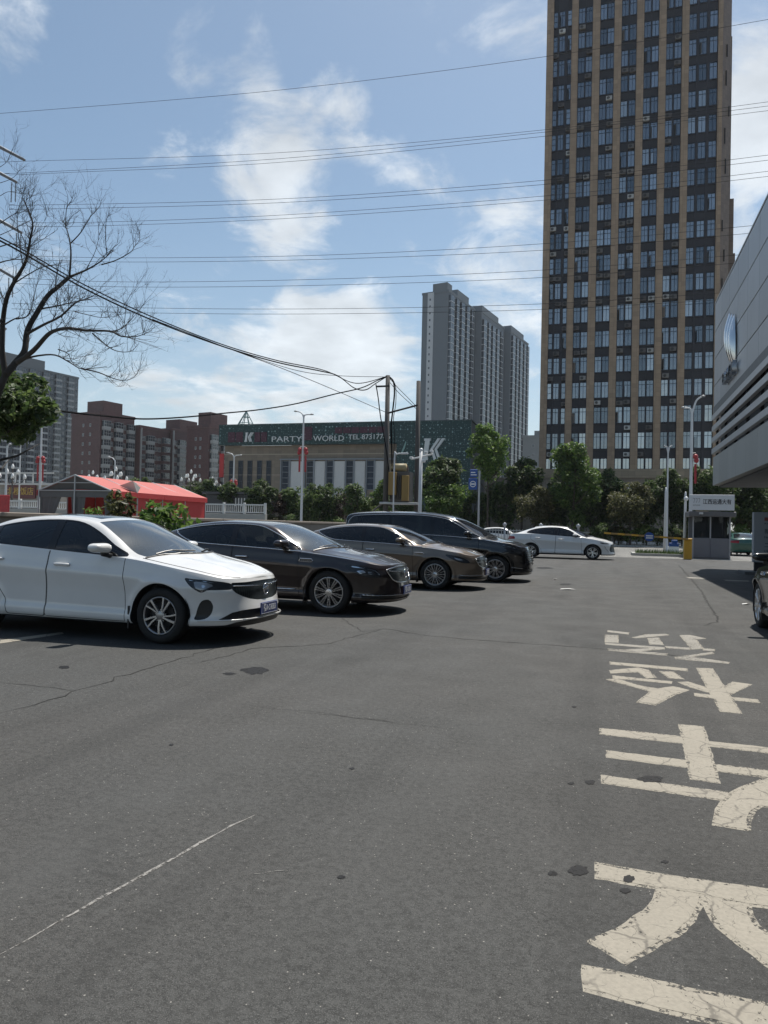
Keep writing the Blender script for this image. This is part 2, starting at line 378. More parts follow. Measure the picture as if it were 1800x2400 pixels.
CH=[[[(165,1905),(300,1932),(720,2030),(1152,2108),(1320,2140),(1320,2310),(1152,2268),(900,2205),(640,2150),(175,2030)],
 [(230,1345),(480,1392),(765,1436),(1152,1490),(1320,1512),(1320,1604),(1152,1580),(1040,1566),(780,1512),(560,1478),(230,1425)],
 [(565,1476),(790,1512),(785,1560),(740,1650),(650,1730),(380,1885),(190,1770),(400,1675),(500,1605),(550,1545)],
 [(805,1520),(1045,1568),(1050,1620),(1085,1680),(1152,1730),(1300,1800),(1300,1980),(1152,1895),(1000,1780),(890,1690),(840,1610)]],
[[(248,615),(690,660),(700,698),(248,648)],[(830,685),(1300,735),(1300,765),(835,712)],[(676,594),(800,606),(885,910),(740,890)],
 [(285,737),(715,790),(722,828),(288,772)],[(865,810),(1300,862),(1300,900),(875,848)],[(258,870),(925,962),(918,1005),(262,912)],
 [(1300,850),(1152,880),(1060,920),(960,965),(905,1020),(880,1070),(862,1138),(1045,1166),(1045,1110),(1070,1060),(1110,1035),(1300,1060)]],
[[(300,256),(714,292),(712,306),(305,270)],[(300,303),(450,288),(500,300),(545,342),(500,345),(450,312),(305,318)],[(570,308),(640,310),(695,350),(620,345)],
 [(315,330),(500,350),(630,362),(625,373),(320,346)],[(285,352),(330,345),(460,385),(560,402),(640,390),(720,408),(640,435),(540,490),(448,475),(520,418),(420,390),(320,362)],
 [(770,290),(850,292),(1005,535),(900,525)],[(670,366),(720,364),(800,390),(832,408),(840,425),(740,395)],[(905,404),(965,365),(1060,378),(955,432)],[(758,426),(862,438),(874,457),(765,442)],[(957,447),(1090,460),(1108,478),(972,465)]],
[[(275,110),(340,112),(340,153),(275,150)],[(290,86),(400,98),(395,108),(290,95)],[(420,125),(500,108),(600,105),(615,112),(440,128)],[(505,128),(560,126),(585,165),(515,162)],
 [(275,154),(590,178),(590,188),(280,163)],[(290,185),(605,212),(600,222),(290,195)],[(380,190),(580,180),(575,188),(440,200)],
 [(678,112),(730,112),(815,130),(760,135),(800,185),(740,190)],[(600,172),(730,180),(730,191),(610,182)],[(803,184),(860,188),(860,198),(806,195)],[(650,232),(850,203),(855,212),(745,229),(940,258),(935,266),(660,242)]]]
for k,polys in enumerate(CH): e_=flat('worn_edge',polys,M_PAINTE,.0005,z6,.016); c_=flat('painted_character',polys,M_PAINT if k<3 else M_PAINTW,.0013,z6,-.008); e_.parent=c_
z4=lambda x,y:(1200+x/2.765,1100+y/2.765); z7=lambda x,y:(x/1.843,1450+y/1.843)
flat('painted_line',[[(0,1509),(0,1501),(145,1482),(150,1486)]],M_PAINT,.004,lambda x,y:(x,y))
flat('painted_line',[[(1125,698),(1180,700),(1265,706),(1240,711),(1150,707)]],M_PAINTW,.004,z4)
flat('painted_line',[[(1370,716),(1535,722),(1535,728),(1390,724)]],M_PAINTW,.004,z4)
# cracks, seams, the scuffed chalk line
def strip(name,pts,w,mat,tr,z=.003,jit=.02):
    P=[G(*tr(*q)) for q in pts]; pp=[]
    for a,b in zip(P[:-1],P[1:]):
        n=max(2,int((b-a).length/.12))
        for k in range(n):
            t=k/n; pp.append(a.lerp(b,t)+Vector((rng.gauss(0,jit),rng.gauss(0,jit),0)))
    pp.append(P[-1]); m=MB(); vs=[]
    for i,p in enumerate(pp):
        t=(pp[min(i+1,len(pp)-1)]-pp[max(i-1,0)]).normalized(); s=Vector((-t.y,t.x,0)); ww=w*.68*rng.uniform(.3,1.2)*min(1,.2+i/3,.2+(len(pp)-1-i)/3)
        vs+=[p+s*ww/2,p-s*ww/2]
    m.add([(v.x,v.y,z) for v in vs],[(2*i,2*i+1,2*i+3,2*i+2) for i in range(len(pp)-1)])
    return m.build(name,mat,lot)
M_CRACK=plain('crack_dark',(.011,.011,.010),.95); M_CHALK=paint_mat('chalk_scuff',(.25,.24,.225),.49)
ident=lambda x,y:(x,y)
strip('crack',[(0,415),(150,375),(320,315),(420,285),(560,240),(660,210),(760,180),(900,135),(1000,112),(1100,105)],.022,M_CRACK,z7)
strip('crack',[(0,272),(120,285),(230,300),(330,315)],.02,M_CRACK,z7)
strip('crack',[(1180,395),(1290,405),(1450,420),(1659,443),(1800,460)],.009,M_CRACK,z7)
strip('crack',[(800,1447),(845,1480),(900,1474),(1000,1490),(1180,1505),(1430,1522),(1700,1548)],.026,M_CRACK,ident)
strip('crack',[(430,1560),(600,1520),(760,1510),(900,1474)],.02,M_CRACK,ident)
strip('crack',[(1080,620),(1150,700),(1220,780),(1280,880),(1340,970),(1330,990),(1270,1000),(1240,1015)],.05,M_CRACK,z4)
strip('crack',[(560,1650),(900,1690),(1100,1712)],.006,M_CRACK,ident)
strip('chalk_line',[(0,1455),(240,1320),(430,1210),(640,1100),(870,965),(1000,895),(1100,850)],.024,M_CHALK,z7,.002,.0015)
strip('chalk_line',[(1050,1110),(1200,1095),(1290,1088)],.008,M_CHALK,z7,.004,.004)
b=NB('oil_stain'); v=b.coord('Object'); b.set(Base_Color=(.007,.007,.008),Roughness=.6,Specular_IOR_Level=.25)
tr=b.N.new('ShaderNodeBsdfTransparent'); mx=b.N.new('ShaderNodeMixShader'); b.link(b.ramp(b.noise(v,30,5,.7),[(.28,.35),(.46,.95)]),mx.inputs[0]); b.link(tr.outputs[0],mx.inputs[1]); b.link(b.b.outputs[0],mx.inputs[2]); b.link(mx.outputs[0],b.out.inputs[0]); M_OIL=b.m
for (x,y,rx,ry,tr_) in [(190,908,32,13,z6),(520,890,78,22,z6),(130,1385,60,30,z6),(-10,1400,26,14,z6),(380,1492,32,15,z6),(595,1337,22,10,z6),(90,913,20,7,z6),(400,1430,34,20,z6),(1100,225,60,17,z7),(990,238,30,6,z7),(275,210,28,7,z7),(1520,648,12,5,z7),(740,546,10,5,z7),(1475,1118,20,8,z7),(105,500,14,5,z6),(350,745,40,6,z4),(210,640,60,8,z4)]:
    c=G(*tr_(x,y)); ex=(G(*tr_(x+rx,y))-c); ey=(G(*tr_(x,y-ry))-c); m=MB(); n=18
    m.add([tuple(Vector((c.x,c.y,.0025))+(ex*math.cos(a)+ey*math.sin(a))*rng.uniform(.7,1.1)) for a in [2*math.pi*k/n for k in range(n)]],[tuple(range(n))]); m.build('oil_stain',M_OIL,lot)
# litter
for (px,py,w,h,lab) in ((1331,1382,.35,.12,'flat white scrap of paper lying on the asphalt before the minivan'),(1301,1358,.12,.08,'tiny white scrap of litter on the asphalt behind the paper'),(1749,1417,.16,.08,'small white scrap of litter in the showroom shade beside the black car wheel')):
    c=G(px,py); m=MB(); m.add([(c.x-w/2,c.y-h,.012),(c.x+w*.1,c.y-h*.8,.03),(c.x+w/2,c.y+h*.2,.012),(c.x+w*.1,c.y+h,.022),(c.x-w*.45,c.y+h*.7,.01)],[(0,1,2,3,4)]); m.add([(c.x-w/2,c.y-h,.004),(c.x+w*.1,c.y-h*.8,.006),(c.x+w/2,c.y+h*.2,.005),(c.x-w*.45,c.y+h*.7,.004)],[(0,1,2,3)])
    tag(m.build('paper_scrap',plain('paper_white',(.75,.75,.73),.7)),lab,'litter')
# ---------------------------------------------------------------- buildings
def facade_glass(name,col,rough=.03,dark=(.012,.018,.028),metal=0,spec=.75):
    b=NB(name); r=b.rand(); v=b.coord('Object'); n=b.noise(v,.9,2,.5)
    c=b.ramp(r,[(0,dark),(.80,col),(.86,tuple(x*1.25 for x in col)),(.94,(.46,.46,.45) if metal else col),(1,(.30,.33,.36) if metal else col)]); b.set(Metallic=metal,Base_Color=c,Roughness=b.ramp(r,[(0,rough),(1,rough*2.2)]),Specular_IOR_Level=spec,IOR=1.6)
    b.bump(n,.06,.3); return b.m
GL_TOWER=facade_glass('tower_glass',(.33,.35,.375),dark=(.13,.15,.17),metal=.78); GL_KTV=facade_glass('hall_glass',(.012,.022,.04),dark=(.006,.01,.018),rough=.12,spec=.22); GL_APT=facade_glass('flat_glass',(.035,.045,.055))
def tile_mat(name,col,w,h,joint=.6,var=.15,mort=.012):
    b=NB(name); v=b.coord('Object'); sp=b.N.new('ShaderNodeSeparateXYZ'); b.link(v,sp.inputs[0]); cb=b.N.new('ShaderNodeCombineXYZ')
    b.link(b.math('ADD',sp.outputs[0],sp.outputs[1]),cb.inputs[0]); b.link(sp.outputs[2],cb.inputs[1])
    t=b.N.new('ShaderNodeTexBrick'); b.link(cb.outputs[0],t.inputs['Vector']); t.inputs['Scale'].default_value=1; t.inputs['Brick Width'].default_value=w; t.inputs['Row Height'].default_value=h; t.inputs['Mortar Size'].default_value=mort; t.offset=0
    t.inputs['Color1'].default_value=(*[x*(1-var) for x in col],1); t.inputs['Color2'].default_value=(*[x*(1+var) for x in col],1); t.inputs['Mortar'].default_value=(*[x*joint for x in col],1)
    st=b.noise(b.coord('Object',(1,1,.12)),.8,5,.6); c=b.mix(b.ramp(st,[(.4,0),(.8,.35)]),t.outputs[0],tuple(x*.6 for x in col))
    b.set(Base_Color=c,Roughness=.55); return b.m
WIN={}
def win_mesh(w,h,vb=(.5,),hb=(.74,),fw=.06,fm=None,gm=None,dep=.08):
    key=(w,h,vb,hb,fm.name,gm.name)
    if key in WIN: return WIN[key]
    m=MB(); m.box(0,fw,-dep,0,0,h); m.box(w-fw,w,-dep,0,0,h); m.box(fw,w-fw,-dep,0,0,fw); m.box(fw,w-fw,-dep,0,h-fw,h)
    for t in vb: m.box(w*t-fw*.5,w*t+fw*.5,-dep*.9,0,fw,h-fw)
    for t in hb: m.box(fw,w-fw,-dep*.8,-.002,h*t-fw*.5,h*t+fw*.5)
    g=MB(); g.add([(fw*.5,-.03,fw*.5),(w-fw*.5,-.03,fw*.5),(w-fw*.5,-.03,h-fw*.5),(fw*.5,-.03,h-fw*.5)],[(0,1,2,3)])
    WIN[key]=(m.mesh('window',fm),g.mesh('pane',gm)); return WIN[key]
def put_window(parent,x,y,z,wm,rz=0):
    o=link('window',wm[0],parent,(x,y,z),(0,0,rz)); link('pane',wm[1],o); return o
b=NB('ac_casing'); b.set(Base_Color=b.ramp(b.rand(),[(0,(.075,.065,.062)),(.72,(.13,.12,.11)),(.86,(.40,.39,.37)),(1,(.5,.5,.48))]),Roughness=.6); AC_MAT=b.m
def ac_mesh():
    m=MB(); m.cur=0; m.bevbox(-.42,.42,-.32,0,0,.58,.02); m.cur=1
    m.lathe([(.001,0),(.22,0),(.22,.01)],16,Matrix.Translation((-.1,-.325,.29))@Matrix.Rotation(R(90),4,'X'))
    m.cur=0
    for r in (.07,.14,.2): m.lathe([(r,.0),(r+.012,.0)],16,Matrix.Translation((-.1,-.34,.29))@Matrix.Rotation(R(90),4,'X'))
    m.box(.2,.36,-.335,-.32,.1,.5)
    return m.mesh('air_conditioner',[plain('ac_casing',(.42,.41,.38),.6,var=.3,scale=1) if False else AC_MAT,plain('ac_grille',(.02,.02,.02),.6)])
AC=ac_mesh()
def tower():
    root=thing('office_tower','tall office tower with tan vertical piers and columns of blue-framed windows','building',(0,105,0))
    px=[(-9.23,-8.28),(-5.73,-4.85),(-2.86,-1.86),(.07,1.02),(3.05,4.0),(5.99,6.9),(8.94,9.82),(13.49,14.05)]
    pier=tile_mat('tower_pier_tile',(.29,.205,.135),.62,.62,.55); dark=plain('tower_spandrel',(.026,.024,.029),.6,var=.25,scale=.7); fr=plain('tower_frame_blue',(.018,.034,.055),.45)
    TOP=80.2
    m=MB(); m.box(-9.1,13.9,.62,22,0,TOP); m.build('wall',dark,root)
    for a,b in px: MB().box(a,b,0,.9,9.9,TOP).build('pier',pier,root)
    # canted corner and the stepped rear wing
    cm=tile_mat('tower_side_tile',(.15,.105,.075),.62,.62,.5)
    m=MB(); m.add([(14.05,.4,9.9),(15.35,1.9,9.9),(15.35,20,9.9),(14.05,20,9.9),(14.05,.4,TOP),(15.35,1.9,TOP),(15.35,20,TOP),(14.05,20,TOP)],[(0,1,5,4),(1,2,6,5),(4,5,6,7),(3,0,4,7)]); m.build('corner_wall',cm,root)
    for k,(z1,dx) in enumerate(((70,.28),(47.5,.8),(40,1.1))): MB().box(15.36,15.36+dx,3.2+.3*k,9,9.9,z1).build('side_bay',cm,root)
    for z in range(14,78,4):
        if rng.random()<.8: 
            x=rng.uniform(14.25,15.1); t=(x-14.05)/1.3; MB().box(x-.07,x+.07,.25+t*1.5,.5+t*1.5,z,z+rng.uniform(1,2.2)).build('drain_pipe',M_DARKIN,root)
    wt=win_mesh(.60,2.28,(),(.74,.38),.06,fr,GL_TOWER); wt2=win_mesh(.82,2.28,(.5,),(.74,),.06,fr,GL_TOWER); wm=win_mesh(.92,2.28,(.5,),(.74,),.06,fr,GL_TOWER); wl=win_mesh(1.0,2.28,(.5,),(.74,),.06,fr,GL_TOWER)
    bays=[(px[i][1],px[i+1][0]) for i in range(7)]
    spm={}
    extra=MB()
    for bi,(a,b) in enumerate(bays):
        if bi==0: ws=[(-8.30,wt),(-7.50,wt2),(-6.36,wt)]
        elif bi==6: ws=[(9.83,wl),(11.12,wl),(12.45,wl)]
        else:
            g=(b-a-1.84)/3; ws=[(a+g*.4,wm),(b-.92-g*.4,wm)]
        # mullion piers between the windows
        for k in range(len(ws)-1):
            x0=ws[k][0]+(.6 if ws[k][1] is wt else .82 if ws[k][1] is wt2 else .92 if ws[k][1] is wm else 1.0); x1=ws[k+1][0]
            MB().box(x0+.01,x1-.01,.40,.62,9.9,TOP).build('mullion_pier',dark,root)
        w=round(b-a,2)
        if w not in spm: spm[w]=MB().box(.004,w-.004,.50,.62,0,.10).box(.004,w-.004,.54,.62,.12,1.08).box(.004,w-.004,.44,.62,1.10,1.20).mesh('spandrel',dark)
        for k in range(0,19):
            zt=11.46+3.58*k; z0=zt-2.28
            if k>0:
                link('spandrel',spm[w],root,(a,0,z0-1.25))
            for (x,wmm) in ws:
                if 1<=k<=18:
                    o=put_window(root,x,.60,z0,wmm)
                    rr=rng.random()
                    if rr<.14:   # an opened casement
                        s=MB().box(0,.4,-.03,0,0,1.45).mesh('sash',GL_TOWER) if 'sash' not in WIN else WIN['sash']; WIN['sash']=s
                        link('sash',s,o,(.06,-.05,.08),(0,0,-rng.uniform(.5,1.2)))
                else:
                    v0=len(extra.v); ww=.9; zz0=z0 if k>0 else 9.95; extra.cur=0
                    extra.box(x,x+.06,.50,.6,zz0,zt); extra.box(x+ww-.06,x+ww,.50,.6,zz0,zt); extra.box(x+.06,x+ww-.06,.50,.6,zz0,zz0+.06); extra.box(x+.06,x+ww-.06,.50,.6,zt-.06,zt); extra.box(x+ww/2-.03,x+ww/2+.03,.5,.6,zz0+.06,zt-.06)
                    extra.cur=1; extra.add([(x+.06,.57,zz0+.06),(x+ww-.06,.57,zz0+.06),(x+ww-.06,.57,zt-.06),(x+.06,.57,zt-.06)],[(0,1,2,3)])
                if k>0 and bi!=6 and rng.random()<.36: link('air_conditioner',AC,root,(x+.45+rng.uniform(-.1,.1),.50,z0-1.12+rng.uniform(0,.15)))
    o=extra.build('upper_windows',[fr,GL_TOWER],root); o['kind']='stuff'
    MB().box(-9.3,14.1,-.15,.9,8.7,9.9).build('podium_band',tile_mat('podium_tile',(.26,.205,.14),.9,.6,.6),root)
    MB().box(-16,15.4,.1,24,0,8.7).build('podium',tile_mat('podium_wall',(.20,.16,.12),.9,.6,.6),root)
    wp=win_mesh(2.4,2.2,(.33,.66),(.7,),.07,fr,GL_TOWER)
    for x in (-8,-4.4,-.8,2.8,6.4,10): put_window(root,x,.09,5.6,wp)
    MB().box(-9.4,14.2,-.1,22.2,TOP,TOP+.8).build('parapet',pier,root)
tower()
def perforated(name,c1=(.012,.032,.034),c2=(.022,.054,.052),cd=(.22,.32,.32)):
    b=NB(name); v=b.coord('Object',(1,1,1))
    sp=b.N.new('ShaderNodeSeparateXYZ'); b.link(v,sp.inputs[0]); cb=b.N.new('ShaderNodeCombineXYZ'); b.link(sp.outputs[0],cb.inputs[0]); b.link(sp.outputs[2],cb.inputs[1])
    vo=b.N.new('ShaderNodeTexVoronoi'); b.link(cb.outputs[0],vo.inputs['Vector']); vo.inputs['Scale'].default_value=2.05; vo.inputs['Randomness'].default_value=.28
    v2=b.N.new('ShaderNodeTexVoronoi'); b.link(cb.outputs[0],v2.inputs['Vector']); v2.inputs['Scale'].default_value=4.1; v2.inputs['Randomness'].default_value=.5
    dots=b.ramp(vo.outputs['Distance'],[(.16,1),(.25,0)]); gate=b.ramp(vo.outputs['Color'],[(.35,0),(.55,1)])
    d2=b.math('MULTIPLY',b.ramp(v2.outputs['Distance'],[(.18,1),(.3,0)]),.42)
    f=b.math('MAXIMUM',b.math('MULTIPLY',dots,gate),d2)
    n=b.noise(v,.35,4,.6); base=b.mix(n,c1,c2)
    b.set(Base_Color=b.mix(f,base,cd),Roughness=.45,Metallic=.3); return b.m
def ktv():
    root=thing('entertainment_hall','low wide entertainment hall with green dotted fascia and tan tiled walls','building',(0,90,0))
    tile=tile_mat('hall_tile',(.19,.155,.118),.9,.45,.7); MG=perforated('perforated_green')
    MB().box(-50.92,-25.8,.0,26,0,11.95).build('wall',tile,root)
    # fascia panels, each about 3 m wide, with joints
    for k in range(9):
        a=-51.4+k*2.85; MB().box(a,a+2.84,-.9,-.5,11.96,14.72).build('fascia_panel',MG,root)
    for k in range(4):
        a=-25.74+k*2.4
        for j in range(4): MB().box(a,a+2.39,-.9,-.5,2.6+j*3.03,2.6+j*3.03+3.02).build('fascia_panel',MG,root)
    MB().box(-51.4,-16.2,-.48,.0,11.97,14.70).build('fascia_backing',M_DARKIN,root)
    MB().box(-25.75,-16.2,.01,26,0,14.6).build('entrance_block',plain('hall_dark',(.05,.055,.055),.7),root)
    MB().box(-51.45,-16.1,-.95,26,14.72,14.82).build('coping',plain('hall_coping',(.05,.07,.07),.6),root)
    MB().box(-50.95,-25.75,-.06,0,10.7,10.82).build('string_course',plain('pale_tile',(.33,.29,.23),.6),root)
    MB().box(-50.95,-42.4,-.05,0,7.9,7.98).build('string_course',plain('pale_tile',(.33,.29,.23),.6),root)
    fr=plain('hall_frame',(.20,.22,.24),.5)
    wn=win_mesh(.70,3.85,(),(.25,.5,.75),.05,plain('hall_frame_dark',(.04,.05,.06),.5),GL_KTV)
    for x in (-50.14,-48.72,-47.31,-45.85,-44.44): put_window(root,x,-.02,6.05,wn)
    ww=win_mesh(1.0,3.85,(),(.2,.4,.6,.8),.06,fr,GL_KTV)
    for x in (-42.1,-38.5,-35.6,-32.85,-29.98): put_window(root,x,-.02,6.0,ww)
    wp=plain('white_board',(.50,.50,.49),.6,var=.1)
    for a,b in ((-40.83,-38.95),(-37.37,-35.86),(-34.57,-33.04),(-31.68,-30.22),(-28.84,-27.38)): MB().bevbox(a,b,-.1,-.005,5.2,9.78,.02).build('display_board',wp,root)
    for x in (-42.3,-40.98,-38.8,-37.45,-35.75,-34.68,-32.95,-31.78,-30.1,-28.95,-27.2): MB().box(x,x+.14,-.22,-.01,4.8,9.95).build('window_fin',fr,root)
    MB().box(-42.4,-26.0,-.3,-.01,9.95,10.12).build('window_head',fr,root)
    red=plain('red_banner',(.42,.03,.03),.6)
    MB().box(-51.6,-50.95,-.2,-.05,7.6,10.9).build('banner',red,root)
    # lettering
    wl=plain('sign_white',(.55,.57,.57),.4); pur=perforated('sign_purple',(.05,.016,.028),(.075,.024,.04),(.14,.09,.11))
    rot=(math.pi/2,0,0)
    for txt,x0,x1,zc,s in (('PARTY',-43.27,-38.85,12.66,1.02),('WORLD',-37.25,-32.9,12.68,1.02),('TEL 87317766',-32.3,-26.6,12.8,.92)):
        me=text_mesh(txt,s,.06,'LEFT','lettering'); xs=[v.co.x for v in me.vertices]; k=(x1-x0)/(max(xs)-min(xs))
        for v in me.vertices: v.co.x=(v.co.x-min(xs))*k
        me.materials.clear(); me.materials.append(wl); link('lettering',me,root,(x0,-1.0,zc),rot)
    for (a,b,c,d) in ((-50.0,-47.6,12.35,13.75),(-45.95,-44.0,12.35,13.7),(-38.7,-37.4,12.5,14.3),(-34.3,-27.3,13.35,14.15)):
        n=max(1,round((b-a)/1.15))
        for k in range(n):
            x=a+(b-a)*k/n; w=(b-a)/n
            MB().bevbox(x+.05,x+w-.05,-.98,-.902,c,d,.03).build('neon_panel',pur,root)
    def kay(x,z,s):
        f=lambda u,v,d:(x+u*s+v*s*.12,d,z+v*s)
        for poly in ([(0,0),(.30,0),(.30,.12),(.27,.12),(.27,.9),(.30,.9),(.30,1),(0,1),(0,.9),(.05,.9),(.05,.12),(0,.12)],[(.36,.52),(.62,1),(.76,1),(.48,.50),(.72,0),(.58,0)],[(.54,.50),(.82,1),(.98,1),(.66,.50),(.92,0),(.78,0)]):
            m=MB(); m.prism(poly,-1.12,-.92,f); m.build('lettering',wl,root)
    kay(-47.35,12.4,1.25); kay(-22.4,9.75,2.75)
    m=MB(); m.prism([(0,0),(.3,.6),(.55,1.5),(.45,1.6),(.15,.8),(-.1,.2)],-1.0,-.92,lambda u,v,d:(-25.0+u,d,10.6+v)); m.build('lettering',plain('sign_teal',(.2,.33,.31),.4),root)
    # glass cone skylight on the roof
    m=MB()
    for k in range(8):
        a=k*math.pi/4; m.tube([(-49.6,3.5,17.4),(-49.6+1.5*math.cos(a),3.5+1.5*math.sin(a),14.8)],.06,4)
    [m.tube([(-49.6+1.5*t*math.cos(k*math.pi/4),3.5+1.5*t*math.sin(k*math.pi/4),17.4-2.6*t) for k in range(9)],.05,4) for t in (.35,.7,1)]; m.build('roof_light',plain('skylight',(.12,.2,.2),.2),root)
    MB().box(-37,-34,6,10,14.8,15.3).build('roof_hatch',plain('hall_coping',(.05,.07,.07),.6),root)
ktv()
# ---- blocks of flats -------------------------------------------------------
ROT=-R(11.5)
def flats(name,label,corner,wid,length,h,floor,brick,trimc,cols,group=None,rot=ROT,gable_win=True,balc=True,stuff=False,stripe=None,roofbox=(),steps=None,band=None):
    """long block: near gable faces the camera (local -y), long front faces local +x; corner = near right ground corner"""
    root=thing(name,label,'building',corner,rot,group)
    wall=tile_mat('%s_wall'%name,brick,.8,.4,.75) if not stuff else plain('%s_wall'%name,brick,.8,var=.15,scale=.25)
    trim=plain('%s_trim'%name,trimc,.6,var=.2,scale=.6); fm=plain('%s_frame'%name,tuple(min(1,c*1.25) for c in trimc),.5,var=.15)
    dark=plain('%s_recess'%name,tuple(c*.6 for c in brick),.8)
    nf=int(h/floor)
    MB().box(-wid,0,0,length,0,h).build('wall',wall,root)
    MB().box(-wid-.2,.2,-.2,length+.2,h,h+.9).build('parapet',wall,root)
    for (y0,y1,hh) in roofbox: MB().box(-wid*.6,-wid*.05,y0,y1,h+.9,h+.9+hh).build('roof_house',wall,root)
    if stripe: 
        x0,x1=stripe[:2]; MB().box(x0,x1,-.25,-.002,0,h+.5).build('gable_stripe',plain('%s_stripe'%name,(.46,.47,.48),.7,var=.1,scale=.3),root)
    if gable_win:
        sw=win_mesh(.75,1.0,(.5,),(),.06,fm,GL_APT,.05)
        for k in range(1,nf):
            for x in (gable_win if isinstance(gable_win,(list,tuple)) else (-wid*.62,-wid*.38)): put_window(root,x,-.27 if stripe else -.01,k*floor+.9,sw)
    big=MB()
    for ci,(y0,w,kind) in enumerate(cols):
        # kind: b = projecting glazed balcony, w = window, r = dark recess, v = vertical rib
        if kind=='r': MB().box(.002,.35,y0,y0+w,0,h-.6).build('recess',dark,root); continue
        if kind=='v': MB().box(.002,.55,y0,y0+w,0,h).build('rib',wall if stuff else trim,root); continue
        for k in range(1,nf):
            z=k*floor
            if kind=='b':
                if stuff:
                    big.cur=0; big.box(0,1.25,y0,y0+w,z-.16,z+.12); big.box(0,1.2,y0+.05,y0+w-.05,z+.12,z+.75)if band else None
                    big.cur=1; big.box(0,1.12,y0+.1,y0+w-.1,z+(.75 if band else .12),z+floor-.16)
                    big.cur=0
                    for t in (0,.5,1): big.box(1.12,1.2,y0+.08+(w-.22)*t,y0+.14+(w-.22)*t,z+.12,z+floor-.16)
                else:
                    key=('balc',name,round(w,2))
                    if key not in WIN:
                        m=MB(); m.cur=0; m.box(.002,1.2,0,w,-.12,.85); m.cur=1; m.box(.002,1.14,.06,w-.06,.85,floor-.22); m.cur=2
                        m.box(1.14,1.2,.0,w,floor-.30,floor-.22); n=max(2,int(w/.75))
                        for t in range(n+1): m.box(1.14,1.19,w*t/n-.03 if t else 0,w*t/n+.03 if t<n else w,.85,floor-.3)
                        m.box(1.14,1.19,0,w,1.75,1.81); m.box(1.14,1.22,0,w,.84,.92)
                        for t in (0,1): m.box(.1,1.14,t*(w-.05),t*(w-.05)+.05,floor-.3,floor-.22)
                        WIN[key]=m.mesh('balcony',[trim if (ci%2==0) else wall,GL_APT,fm])
                    link('balcony',WIN[key],root,(0,y0,z))
            else:
                if stuff:
                    big.cur=1; big.box(0,.04,y0+.1,y0+w-.1,z+.7,z+2.3); big.cur=0
                    big.box(0,.1,y0,y0+w,z+.55,z+.68); big.box(0,.09,y0+w/2-.04,y0+w/2+.04,z+.7,z+2.3)
                else:
                    wmz=win_mesh(round(w,2),1.6,(.33,.66) if w>1.3 else (.5,),(.7,),.08,fm,GL_APT,.1)
                    put_window(root,.06,y0,z+.75,wmz,math.pi/2)
            if not stuff and rng.random()<.10: link('air_conditioner',AC,root,(.05,y0-.45,z+.2),(0,0,math.pi/2))
    if big.v: o=big.build('balconies',[fm,GL_APT],root); o['kind']='stuff'
    return root
BR=(.085,.032,.028)
c=AY(229,1215,190)
flats('brick_flats','long red brick apartment block with two rooftop stair houses behind the red marquee',(c.x,190,0),13.5,13.5,34.2,2.95,BR,(.30,.30,.29),[(.5,2.6,'b'),(3.4,1.5,'w'),(5.2,2.8,'b'),(8.4,1.5,'w'),(10.3,2.6,'b')],gable_win=(-5.0,-8.2),roofbox=((1.5,9,3.6),),rot=ROT)
c2=Vector((c.x,190,0))+Matrix.Rotation(ROT,3,'Z')@Vector((2.6,13.6,0))
for j,(lab,hh,rb) in enumerate((('lower bay of red brick flats with white balcony frames adjoining the stair house',31.5,()),('red brick flats section topped by a square stair house, beyond the white-framed bay',32.2,((4,12.5,3.6),)),('farthest low section of the red brick apartment row',31.0,()))):
    p=c2+Matrix.Rotation(ROT,3,'Z')@Vector((1.2*j,j*13.2,0))
    flats('brick_flats',lab,tuple(p),12,13.0,hh,2.95,BR,(.30,.30,.29),[(.2,.3,'v'),(.8,1.5,'w'),(2.6,2.8,'b'),(5.8,1.5,'w'),(7.7,1.4,'w'),(9.6,2.9,'b')],gable_win=False,roofbox=rb,group=None)
c=AY(485,1215,205)
flats('brick_flats','separate red brick apartment block standing next to the green hall',(c.x,205,0),9.5,16,31.5,2.95,BR,(.27,.27,.26),[(.5,2.6,'b'),(3.6,1.5,'w'),(5.8,2.8,'b'),(9,1.5,'w'),(11,2.4,'b'),(14,1.5,'w')],gable_win=(-4.0,-6.0),roofbox=((1,9,4.2),))
# grey tower slabs right of the poles: three stepped sections
c=AY(1040,1215,295)
GR=(.135,.155,.172)
P0=Vector((c.x,295,0)); RM=Matrix.Rotation(ROT,3,'Z')
cols=[(.6,3.6,'b'),(4.6,1.7,'w'),(6.7,2.8,'b'),(9.9,1.9,'w'),(12.2,3.6,'b'),(16.2,1.7,'w'),(18.3,3.2,'b'),(21.9,1.6,'w'),(23.9,2.6,'b'),(27,1.6,'w')]
flats('grey_tower_block','pale grey tower block whose gable wall has a white stripe of small windows',tuple(P0),12,30,99.5,2.9,GR,(.33,.345,.355),cols,gable_win=(-8.6,),stripe=(-9.4,-6.6),roofbox=((0,5,3.2),(11,24,3.4)),stuff=True)
flats('grey_tower_block','middle one of three joined grey tower blocks with wraparound balconies',tuple(P0+RM@Vector((3.2,30.2,0))),12,31,98.5,2.9,GR,(.33,.345,.355),cols,gable_win=False,roofbox=((2,24,3.0),),stuff=True)
flats('grey_tower_block','farthest of three joined grey tower blocks with balconies, next to the office tower',tuple(P0+RM@Vector((6.4,61.6,0))),12,28,97,2.9,GR,(.33,.345,.355),cols[:-1],gable_win=False,roofbox=((2,22,3.0),),stuff=True)
